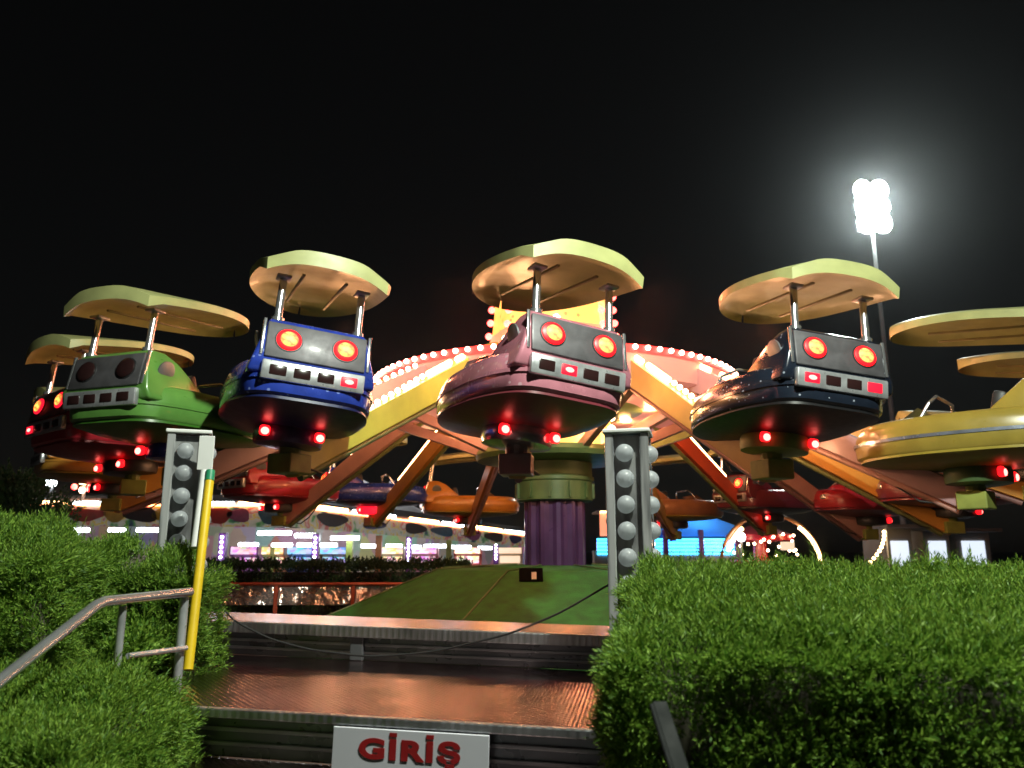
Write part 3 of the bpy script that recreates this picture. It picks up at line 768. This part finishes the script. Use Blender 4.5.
    o = link(name, quadmesh(name, V, [M[material], M['twig']], core))
    return tag(o, label, 'hedge')
hedge('hedge', 'clipped bright green hedge along the right side of the steps', [(.295, 2.28), (3.2, 1.55), (3.7, 3.3), (.56, 3.72)], [1.36, 1.34, 1.50, 1.50], 13000, ln=.056, lw=.0028, nl=9, seed=1., faces='flbt', bump=.045, shoots=.012)
hedge('hedge', 'low front hedge left of the steps, below the handrail', [(-3.0, 1.75), (-1.15, 2.35), (-1.36, 3.35), (-3.1, 3.1)], [.88, 1.02, 1.19, 1.12], 10500, ln=.056, lw=.0029, nl=9, seed=5., bump=.08, faces='frt', rnd=.25)
hedge('hedge', 'tall bushy hedge at the far left edge, behind the handrail', [(-4.2, 3.35), (-1.98, 3.45), (-2.15, 4.3), (-4.2, 4.2)], [1.69, 1.66, 1.70, 1.71], 9500, ln=.058, lw=.0031, nl=8, seed=9., bump=.09, faces='frt', rnd=.25)
hedge('hedge', 'middle hedge in front of the left bulb post, behind the handrail', [(-2.6, 4.05), (-1.62, 4.12), (-1.62, 4.42), (-2.6, 4.5)], [1.55, 1.53, 1.59, 1.59], 10000, ln=.056, lw=.0031, nl=8, seed=13., bump=.07, faces='frt', rnd=.2)
hedge('hedge', 'small hedge strip at the foot of the left bulb post beside the steps', [(-1.94, 3.80), (-1.74, 3.9), (-1.80, 4.25), (-2.0, 4.25)], [1.22, 1.18, 1.2, 1.2], 2600, seed=17., bump=.05, faces='frt')
pl0, pl1 = P(150, 560, 17.5), P(470, 561, 17.5)
hedge('hedge', 'dark low hedge far back behind the red guard rail', [(pl0.x, 17.5), (pl1.x, 17.5), (pl1.x, 18.3), (pl0.x, 18.3)], [1.24] * 4, 500, ln=.16, lw=.02, nl=6, material='leaf_dark', seed=21., faces='ft')

def gloss_panel():
    m = paint('gloss_panel', (.75, .70, .70), .16, .75, .5, 3.5); t = m.node_tree; b = t.nodes['Principled BSDF']
    tc = N(t, 'ShaderNodeTexCoord'); nz = N(t, 'ShaderNodeTexNoise'); nz.inputs['Scale'].default_value = 2.6; nz.inputs['Detail'].default_value = 3
    t.links.new(tc.outputs['Object'], nz.inputs['Vector']); bp = N(t, 'ShaderNodeBump'); bp.inputs['Strength'].default_value = 1; bp.inputs['Distance'].default_value = .25
    t.links.new(nz.outputs['Fac'], bp.inputs['Height']); t.links.new(bp.outputs[0], b.inputs['Normal']); return m
# red guard rail with glossy panels, behind the grass base
gr = tag(empty('guard_rail', (0, 0, 0)), 'red guard rail with glossy metal panels behind the grass base', 'guard rail')
Yg = 14.6; zr = P(300, 584, Yg).z; zb = P(300, 606, Yg).z
xs = [P(px, 590, Yg).x for px in (110, 199, 276, 353, 430)]
MB().tube([(xs[0], Yg, zr), (xs[-1], Yg, zr)], .03, 8).build('top_rail', M['red_rail'], gr, smooth=True)
for x in xs: MB().box((x, Yg + .02, (zr) / 2), (.06, .06, zr)).build('rail_post', M['red_rail'], gr)
for i in range(4):
    MB().box(((xs[i] + xs[i + 1]) / 2, Yg + .03, (zr + zb) / 2 - .01), (xs[i + 1] - xs[i] - .08, .012, zr - zb - .05), Matrix.Rotation(R(-10), 3, 'X')).build('panel', M['gloss_panel'] if 'gloss_panel' in M else gloss_panel(), gr)

# ------------------------------------------------------------------ background left: bumper-car pavilion
pav = tag(empty('bumper_pavilion', (0, 0, 0)), 'long low pavilion on the left with painted fascia and rows of white tube lamps', 'pavilion')
e0, e1, e2 = P(28, 503, 27), P(292, 504, 27), P(528, 534, 41)
f0, f1, f2 = P(28, 526, 27), P(292, 527, 27), P(528, 547, 41)
m, t, b = mat('fascia_paint')
cr, nz, tc = noise_mix(t, (.03, .05, .10), (.50, .50, .47), 1.9, 2, .30, .70)
for ps_, c_ in ((.37, (.08, .28, .08)), (.42, (.40, .42, .36)), (.49, (.46, .46, .42)), (.525, (.55, .42, .03)), (.57, (.42, .44, .40)), (.61, (.45, .06, .05))):
    el = cr.color_ramp.elements.new(ps_); el.color = (*c_, 1)
t.links.new(cr.outputs[0], b.inputs['Base Color']); b.inputs['Roughness'].default_value = .45
t.links.new(cr.outputs[0], b.inputs['Emission Color']); b.inputs['Emission Strength'].default_value = .19   # own glow added to brighten the painted fascia
def slab(pts, off):   # quad prism with thickness along off
    pts = [Vector(p) for p in pts]; o = Vector(off)
    return MB().add(pts + [p + o for p in pts], [(0, 1, 2, 3), (7, 6, 5, 4), (0, 4, 5, 1), (1, 5, 6, 2), (2, 6, 7, 3), (3, 7, 4, 0)])
fa = slab([f0, f1, e1, e0], (0, .12, 0)).build('fascia', M['fascia_paint'], pav)
fb = slab([f1, f2, e2, e1], (.05, .12, 0)).build('fascia', M['fascia_paint'], pav)
def ongrid(a, b, px):   # point on segment a-b (pixel columns known) at px
    pass
cols = [(.30, .03, .03), (.02, .02, .03), (.04, .05, .14), (.36, .30, .04), (.22, .05, .16), (.03, .12, .2)]
for k, c in enumerate(cols): paint('mural_%s' % ('red', 'black', 'navy', 'yellow', 'violet', 'teal')[k], c, .4)
mural = ['red', 'black', 'navy', 'yellow', 'violet', 'teal']
def motif(par, a0, a1, b0, b1, u, w, colour, h=.86):
    # a painted car outline on the fascia: low body and cabin, 1 cm thick
    bt = Vector(a0).lerp(Vector(a1), u); tp = Vector(b0).lerp(Vector(b1), u); d = (Vector(a1) - Vector(a0)).normalized(); up = tp - bt
    out = []
    ph = random.uniform(-.5, .5); k_ = random.uniform(.75, 1)
    prof = []
    for i in range(18):
        q = 2 * math.pi * i / 18; rr = .5 * (1 + .13 * math.sin(3 * q + ph * 5)); ex, ez_ = rr * math.cos(q), .42 * k_ * (rr / .5) * math.sin(q)
        prof.append((ex * math.cos(ph * .5) - ez_ * .3 * math.sin(ph), .5 + ez_ + ex * .25 * ph))
    n_ = Vector((-d.y, d.x, 0)) * -1
    if n_.y > 0: n_ = -n_
    for q in (.004, .02):
        for (x, z) in prof: out.append(bt + d * (x * w) + up * (z * h + (1 - h) / 2) + n_ * q)
    n = len(prof)
    MB().add(out, [tuple(range(n)), tuple(range(2 * n - 1, n - 1, -1))] + [(i, (i + 1) % n, n + (i + 1) % n, n + i) for i in range(n)]).build('painted_motif', M['mural_' + colour], par)
for u, c, w in ((.10, 'black', 1.1), (.22, 'red', 1.3), (.33, 'yellow', .8), (.43, 'black', 1.2), (.51, 'yellow', .7), (.6, 'navy', 1.3), (.72, 'red', 1.0), (.80, 'violet', .8), (.92, 'teal', .9)): motif(fa, f0, f1, e0, e1, u, w, c)
for u, c, w in ((.12, 'black', 1.6), (.26, 'navy', 1.4), (.42, 'black', 1.5), (.54, 'teal', 1.7), (.68, 'violet', 1.6), (.80, 'black', 1.7), (.92, 'navy', 1.2)): motif(fb, f1, f2, e1, e2, u, w, c)
def seg(a, b, u0, u1, r, mname, dz=0, dy=-.06, nm='tube_lamp'):
    a, b = Vector(a), Vector(b); o = Vector((0, dy, dz))
    return MB().tube([a.lerp(b, u0) + o, a.lerp(b, u1) + o], r, 8).build(nm, M[mname], pav, smooth=True)
for k, (u0, u1) in enumerate([(.03, .16), (.17, .27), (.28, .36), (.37, .45), (.52, .60), (.70, .78), (.80, .92)]): seg(e0, e1, u0, u1, .05, 'tube_white' if k % 3 else 'tube_warm', .02)
for k, (u0, u1) in enumerate([(.02, .17), (.19, .34), (.40, .52), (.54, .68), (.70, .84), (.86, .99)]): seg(e1, e2, u0, u1, .06, 'tube_white' if k % 2 else 'tube_warm', .02)
seg(e0, e1, .0, 1, .03, 'tube_orange', -.07, nm='neon_line'); seg(e1, e2, .0, 1, .035, 'tube_orange', -.08, nm='neon_line')
# roof over it, and the grey tent roof behind
ridge0, ridge1, ridge2 = P(28, 497, 33), P(292, 496, 33), P(520, 528, 47)
slab([e0, e1, ridge1, ridge0], (0, 0, .06)).build('roof', M['pav_roof'], pav)
slab([e1, e2, ridge2, ridge1], (0, 0, .06)).build('roof', M['pav_roof'], pav)
bw0, bw1, bw2 = P(28, 530, 36), P(300, 530, 36), P(540, 540, 50)
def display(name, scale, stretch, strength, base):
    m, t, b = mat(name)
    tc = N(t, 'ShaderNodeTexCoord'); mp = N(t, 'ShaderNodeMapping'); mp.inputs['Scale'].default_value = stretch
    vo = N(t, 'ShaderNodeTexVoronoi'); vo.inputs['Scale'].default_value = scale; vo.distance = 'CHEBYCHEV'
    t.links.new(tc.outputs['Object'], mp.inputs['Vector']); t.links.new(mp.outputs[0], vo.inputs['Vector'])
    mx = N(t, 'ShaderNodeMixRGB'); mx.inputs[0].default_value = .55; mx.inputs[2].default_value = (*base, 1)
    t.links.new(vo.outputs['Color'], mx.inputs[1]); t.links.new(mx.outputs[0], b.inputs['Base Color']); t.links.new(mx.outputs[0], b.inputs['Emission Color'])
    b.inputs['Emission Strength'].default_value = strength; return m
display('pav_back', 1.3, (1, 1, .6), .14, (.75, .62, .50))  # back wall given its own glow to brighten the interior
display('screen_pink', 5, (1, 1, 2), 1.3, (.9, .3, .6)); display('screen_blue', 5, (1, 1, 2), 1.3, (.2, .45, .9)); display('screen_amber', 5, (1, 1, 2), 1.6, (.95, .6, .25))
for q0, q1 in ((bw0, bw1), (bw1, bw2)):
    slab([(q0.x, q0.y, 0), (q1.x, q1.y, 0), (q1.x, q1.y, 2.6), (q0.x, q0.y, 2.9)], (0, .1, 0)).build('back_wall', M['pav_back'], pav)
# posts of the pavilion
for px, Y, mm in ((34, 27.3, 'post_violet'), (223, 27.3, 'post_violet'), (316, 28.6, 'post_violet'), (350, 30.5, 'post_lime'), (379, 32, 'post_orange'), (409, 34, 'post_violet'), (449, 36, 'post_lime'), (496, 39, 'post_violet')):
    p = P(px, 545, Y); po = MB().box((p.x, p.y, 1.1), (.24, .24, 2.2)).build('post', M[mm], pav)
    if mm == 'post_violet':
        for k in range(6): MB().ball((p.x, p.y - .16, 2.05 - .17 * k), .05, 8, 5).build('bulb', M['tube_white'], po, smooth=True)
# hanging tube lamps inside
for (a, b, y, Y) in ((64, 89, 530, 28), (109, 125, 530, 28), (137, 166, 530, 28), (239, 258, 544.5, 33), (258, 291, 533, 28.5), (272, 292, 545, 33), (295, 316, 535.5, 29), (297, 313, 545, 33.5), (319, 337, 545, 34), (331, 359, 538, 30), (361, 379, 546, 35), (386, 402, 546, 36), (410, 421, 547, 37), (424, 447, 546, 38), (450, 471, 547, 39), (478, 492, 548, 40)):
    p0, p1 = P(a, y, Y), P(b, y, Y)
    MB().tube([p0, p1], .075, 8).build('tube_lamp', M['tube_white'], pav, smooth=True)
# things standing inside the pavilion
def machine(label, px, Y, c, scr, w=.8, h=1.75):
    p = P(px, 550, Y); t = tag(empty('arcade_machine', (p.x, p.y, 0)), label, 'arcade machine', 'machines inside the pavilion')
    mm = paint('cab_' + c[0], c[1], .4)
    prof = [(-.35, 0), (-.35, .75), (-.45, .85), (-.22, .95), (-.12, 1.35), (-.38, 1.42), (-.38, h), (.35, h), (.35, 0)]
    n = len(prof); vs = [(sx * w / 2, y, z) for sx in (-1, 1) for (y, z) in prof]
    MB().add(vs, [tuple(reversed(range(n))), tuple(range(n, 2 * n))] + [(i, (i + 1) % n, n + (i + 1) % n, n + i) for i in range(n)]).build('cabinet', mm, t)
    MB().box((0, -.18, 1.15), (w * .8, .02, .36), Matrix.Rotation(R(-14), 3, 'X')).build('screen', M[scr], t)
    MB().box((0, -.40, (1.44 + h) / 2), (w * .9, .03, (h - 1.47))).build('marquee', M[scr], t)
machine('purple arcade machine left of the orange one in the pavilion', 247, 31, ('purple', (.30, .08, .40)), 'screen_pink', 1.1)
machine('lime green arcade machine between the purple and orange machines', 264, 31.5, ('lime', (.35, .45, .08)), 'screen_amber')
machine('orange arcade machine right of the lime green one', 277, 32, ('orange', (.6, .22, .05)), 'screen_amber')
machine('blue arcade machine behind the violet pavilion post', 303, 32.5, ('blue', (.05, .14, .45)), 'screen_blue', 1.2)
machine('brown arcade machine beside the lime pavilion post', 335, 34, ('brown', (.25, .12, .05)), 'screen_blue', 1.2)
machine('cream arcade machine right of the orange pavilion post', 392, 36, ('cream', (.6, .5, .35)), 'screen_amber', 1.2)
machine('pink arcade machine right of the violet post near the grass base', 425, 38, ('pink', (.6, .25, .3)), 'screen_pink', 1.3)
machine('red arcade machine at the right end of the pavilion', 468, 40, ('red', (.5, .08, .06)), 'screen_amber', 1.4)
machine('ivory arcade machine nearest the purple column', 510, 41, ('ivory', (.65, .55, .4)), 'booth_glow', 1.3)
# grey tent roof rising behind
tp = P(352, 474, 46); tt = tag(empty('grey_tent', (tp.x, tp.y, 0)), 'grey pyramid tent roof rising behind the pavilion', 'tent')
h = tp.z; ez = P(400, 523, 46).z; w = 5.6; lamp('tent_inner_light', 'POINT', (tp.x, tp.y - 2, ez - .1), 1100, (.95, .97, 1), .3)  # unseen light added inside so the grey cloth shows
MB().add([(0, 0, h), (-w, -w, ez), (w, -w, ez), (w, w, ez), (-w, w, ez)], [(0, 1, 2), (0, 2, 3), (0, 3, 4), (0, 4, 1)]).build('tent_roof', M['tent_cloth'], tt)
for sx in (-1, 1):
    for sy in (-1, 1): MB().tube([(sx * w * .95, sy * w * .95, 0), (sx * w * .95, sy * w * .95, ez + .05)], .08, 8).build('pole', M['steel'], tt)

# ------------------------------------------------------------------ background right
st = tag(empty('game_stall', (0, 0, 0)), 'game stall with cyan lit counter under a blue tent roof', 'stall')
Ys = 31
pa, pb = P(594, 538, Ys), P(737, 538, Ys); zb = P(594, 556, Ys).z
nP = 4
for i in range(nP):
    x0 = pa.x + (pb.x - pa.x) * i / nP + .12; x1 = pa.x + (pb.x - pa.x) * (i + 1) / nP - .12
    cp_ = MB().box(((x0 + x1) / 2, Ys + .1, (pa.z + zb) / 2 - .02), (x1 - x0, .1, pa.z - zb)).build('counter_panel', M['led_blue'], st)
    for k in range(5):
        z = zb + (pa.z - zb) * (k + .6) / 5
        MB().box(((x0 + x1) / 2, Ys + .02, z), (x1 - x0, .05, .075)).build('led_strip', M['led_cyan'], cp_)
    MB().box((x1 + .12, Ys + .08, 1.2), (.18, .2, 2.4)).build('post', M['post_violet'], st)
MB().box(((pa.x + pb.x) / 2, Ys + .4, zb / 2 + .2), (pb.x - pa.x, .7, zb - .0)).build('counter', M['booth_wall'], st)
tpk = P(693, 515, Ys + 2); ee = P(700, 537, Ys + 1)
w = 2.35; cx, cy_ = tpk.x, Ys + 2.3; lamp('tent_inner_light', 'POINT', (cx, cy_ - .8, ee.z - .25), 190, (.9, .97, 1), .2)
MB().add([(cx, cy_, tpk.z + .25), (cx - w, cy_ - w, ee.z), (cx + w, cy_ - w, ee.z), (cx + w, cy_ + w, ee.z), (cx - w, cy_ + w, ee.z)], [(0, 1, 2), (0, 2, 3), (0, 3, 4), (0, 4, 1)]).build('tent_roof', M['blue_tent'], st)
ps = tag(empty('prize_stall', (0, 0, 0)), 'orange lit prize stall between the purple column and the right bulb post', 'stall')
q0, q1 = P(600, 513, 34), P(652, 536, 34)
MB().box(((q0.x + q1.x) / 2, 34.1, (q0.z + q1.z) / 2), (q1.x - q0.x, .2, q0.z - q1.z)).build('sign_panel', M['booth_orange'], ps)
pz = MB()
for k in range(5): MB().ball((q0.x + .35 + k * .42, 33.93, (q0.z + q1.z) / 2 + .15 * (-1) ** k), .12, 10, 6, sc=(1, .3, 1.3)).build('ornament', M[('mural_yellow', 'mural_red', 'mural_violet', 'mural_teal', 'white_paint')[k]], ps, smooth=True)
MB().box(((q0.x + q1.x) / 2, 35.6, 1.0), (q1.x - q0.x, .2, 2.0)).build('back_wall', M['booth_glow'], ps)
MB().box(((q0.x + q1.x) / 2, 34.1, .5), (q1.x - q0.x, .5, 1.0)).build('counter', M['booth_glow'], ps)
MB().box(((q0.x + q1.x) / 2, 34.9, q0.z + .06), (q1.x - q0.x + .3, 2.0, .1)).build('roof', M['booth_wall'], ps)
MB().tube([(q0.x, 33.94, q0.z + .05), (q1.x, 33.94, q0.z + .05)], .05, 8).build('neon_line', M['tube_warm'], ps, smooth=True)
# lit arch
ac = P(774, 566, 29); ra = 46 / F * 29
ar = tag(empty('lit_arch', (ac.x, 29, 0)), 'round arch of glowing yellow tubes behind the right hedge', 'arch')
def arc(a0, a1, r, y=0, n=14): return [(r * math.cos(R(a0 + (a1 - a0) * i / n)), y, ac.z + r * math.sin(R(a0 + (a1 - a0) * i / n))) for i in range(n + 1)]
MB().tube(arc(6, 54, ra), .07, 8).build('light_tube', M['arch_yellow'], ar, smooth=True)
MB().tube(arc(128, 162, ra), .07, 8).build('light_tube', M['arch_yellow'], ar, smooth=True)
MB().tube(arc(0, 180, ra * 1.08, .25, 24), .07, 8).build('arch_frame', M['arm_rust'], ar, smooth=True)
for sx in (-1, 1): MB().box((sx * ra * 1.12, .2, ac.z / 2), (.2, .2, ac.z)).build('leg', M['arm_olive'], ar)
kid = tag(empty('kiddie_ride', (ac.x, 30.5, 0)), 'small red children\'s ride with scattered white bulbs inside the arch', 'children\'s ride')
MB().lathe([(1.2, .3), (1.3, .5), (1.3, 1.2), (.3, 1.3), (.25, 1.9), (1.3, 2.0), (1.25, 2.2), (.2, 2.6)], 24).build('carousel_body', M['body_red'], kid, smooth=True)
for k in range(26):
    a = random.uniform(-2.8, -.3); r = 1.34
    MB().ball((r * math.cos(a), r * math.sin(a), random.uniform(1.35, 2.2)), .05, 8, 5).build('bulb', M['bulb_warm'], kid, smooth=True)
MB().box((.55, -1.5, P(790, 546, 29).z), (.5, .04, .3)).build('sign_panel', M['booth_glow'], kid)
glow = P(741, 537, 29); tag(MB().ball(glow, .17, 12, 8).tube([glow, (glow.x, glow.y, 0)], .04, 8, mi=1).build('globe_lamp', [M['led_white'], M['steel']], smooth=True), 'bright white globe lamp in front of the cyan counter', 'lamp')
# kiosks at the right
def kiosk(label, pxa, pxb, Y, ytop, wcol):
    a, b = P(pxa, ytop, Y), P(pxb, ytop, Y); cx = (a.x + b.x) / 2; w = b.x - a.x
    t = tag(empty('kiosk', (cx, Y, 0)), label, 'kiosk')
    zt_ = a.z; zm = P(pxa, 540, Y).z
    MB().box((0, .9, zt_ / 2), (w, 1.6, zt_)).build('body', M['booth_wall'], t)
    MB().box((0, .7, zt_ + .05), (w + .3, 2.2, .1)).build('roof', M['pav_roof'], t)
    n = max(1, int(w / .9))
    for i in range(n):
        MB().box((-w / 2 + w * (i + .5) / n, .08, zm - .4), (w / n * .66, .04, .75)).build('window', M[wcol], t)
kiosk('grey ticket kiosk with pale lit windows below the red car', 886, 912, 24, 528, 'window_glow')
kiosk('middle ticket kiosk with pale lit windows and a dark top', 924, 950, 24.5, 531, 'window_glow')
kiosk('ticket kiosk farthest right, its windows just above the hedge', 956, 990, 25, 532, 'window_glow')
s0 = P(884, 532, 23.4); bs = MB()
for k in range(9): bs.ball((s0.x - .022 * k * k * .35 + .0, 23.4, s0.z - .11 * k), .055, 8, 5)
bs.tube([(s0.x + .1, 23.45, 0), (s0.x + .1, 23.45, s0.z + .1)], .04, 8, mi=1)
tag(bs.build('bulb_string', [M['arch_yellow'], M['steel']], smooth=True), 'curved string of yellow bulbs left of the ticket kiosks', 'bulb string')
# floodlight mast
fl = P(872, 207, 42); mast = tag(empty('floodlight_mast', (fl.x, fl.y, 0)), 'tall floodlight mast shining white above the right side of the ride', 'floodlight mast')
MB().tube([(0, .25, 0), (0, .25, fl.z + 1.2)], [.16, .09], 10).build('pole', M['white_paint'], mast, smooth=True)
for j in range(3):
    z = fl.z - 1.05 + j * 1.05; MB().box((0, .1, z - .42), (1.9, .1, .08)).build('crossbar', M['steel'], mast)
    for i in (-.49, .49):
        hsd = MB().box((i, .12, z), (.80, .3, .84)).build('lamp_housing', M['dark_metal'], mast, bevel=.03)
        MB().ball((i, -.08, z), .62, 18, 12, sc=(.84, .35, 1.0)).build('lamp_face', M['flood'], hsd, smooth=True)  # oversized overlapping domes give the lamps a blown-out glare shape
lamp('floodlight_beam', 'SPOT', (fl.x, fl.y - .6, fl.z), 4500, (.9, 1, .95), .9, (2, 6, 1), 70)
# far lamps at the left
def farlamp(label, px, py, Y, mname, r, flower=False):
    p = P(px, py, Y); t = tag(empty('street_lamp' if not flower else 'flower_sign', (p.x, p.y, 0)), label, 'street lamp' if not flower else 'light sign')
    MB().tube([(0, .1, 0), (0, .1, p.z)], .06, 8).build('pole', M['steel'], t, smooth=True)
    MB().ball((0, 0, p.z), r, 14, 8, sc=(1, .6, .8)).build('lamp_head', M[mname], t, smooth=True)
    if flower:
        for k in range(8):
            a = k * math.pi / 4; MB().ball((.42 * math.cos(a), -.05, p.z + .42 * math.sin(a)), .11, 8, 6).build('petal_bulb', M['bulb_red' if k % 2 else 'bulb_warm'], t, smooth=True)
farlamp('white street lamp at the far left above the pavilion roof', 51, 483, 30, 'tube_white', .22)
farlamp('white street lamp behind the orange arm, right of the left bulb post', 243, 467, 36, 'tube_white', .22)
farlamp('flower shaped light sign with red and yellow bulbs below the deep red car', 84, 479, 29, 'arch_yellow', .27, True)
# tree at the left edge
def tree(label, px, Y, h, rad, n, seed):
    p = P(px, 540, Y); t = tag(empty('tree', (p.x, p.y, 0)), label, 'tree')
    tk = MB().tube([(0, 0, 0), (.05, 0, h * .35), (-.03, .05, h * .7)], [.16, .12, .06], 10)
    for k in range(7):
        a = k * 2.4; tk.tube([(0, 0, h * (.4 + .04 * k)), (rad * .6 * math.cos(a), rad * .6 * math.sin(a), h * (.55 + .05 * k))], [.05, .015], 6)
    tk.build('trunk', M['bark'], t, smooth=True)
    cl = rng.normal(0, 1, (26, 3)); cl /= np.linalg.norm(cl, axis=1)[:, None]; cl *= rng.uniform(.35, 1, (26, 1)); cl[:, :2] *= rad; cl[:, 2] *= h * .33
    pos = cl[rng.integers(0, 26, n)] + rng.normal(0, .26, (n, 3)) * rad * .6; nor = pos / (np.linalg.norm(pos, axis=1)[:, None] + 1e-6)
    pos[:, 2] += h * .68
    link('crown', quadmesh('crown', sprays(pos, nor, 6, .3, .035), [M['leaf_dark']]), t)
tree('dark leafy tree at the far left edge before the pavilion', 8, 22, 3.4, 1.3, 2500, 1)

# ------------------------------------------------------------------ thin haze added to imitate lens glow round the lamps
hz = MB().box((0, 420, 12.4), (830, 990, 27)).build('haze', None)
m = bpy.data.materials.new('haze'); m.use_nodes = True; M['haze'] = m; t = m.node_tree
for n in list(t.nodes): t.nodes.remove(n)
o = N(t, 'ShaderNodeOutputMaterial'); v = N(t, 'ShaderNodeVolumePrincipled')
v.inputs['Color'].default_value = (.9, .93, .95, 1); v.inputs['Density'].default_value = .0004; v.inputs['Anisotropy'].default_value = .94
t.links.new(v.outputs[0], o.inputs['Volume'])
hz.data.materials.clear(); hz.data.materials.append(m)
tag(hz, 'thin haze added for a glow round the lamps', 'haze', kind='stuff')
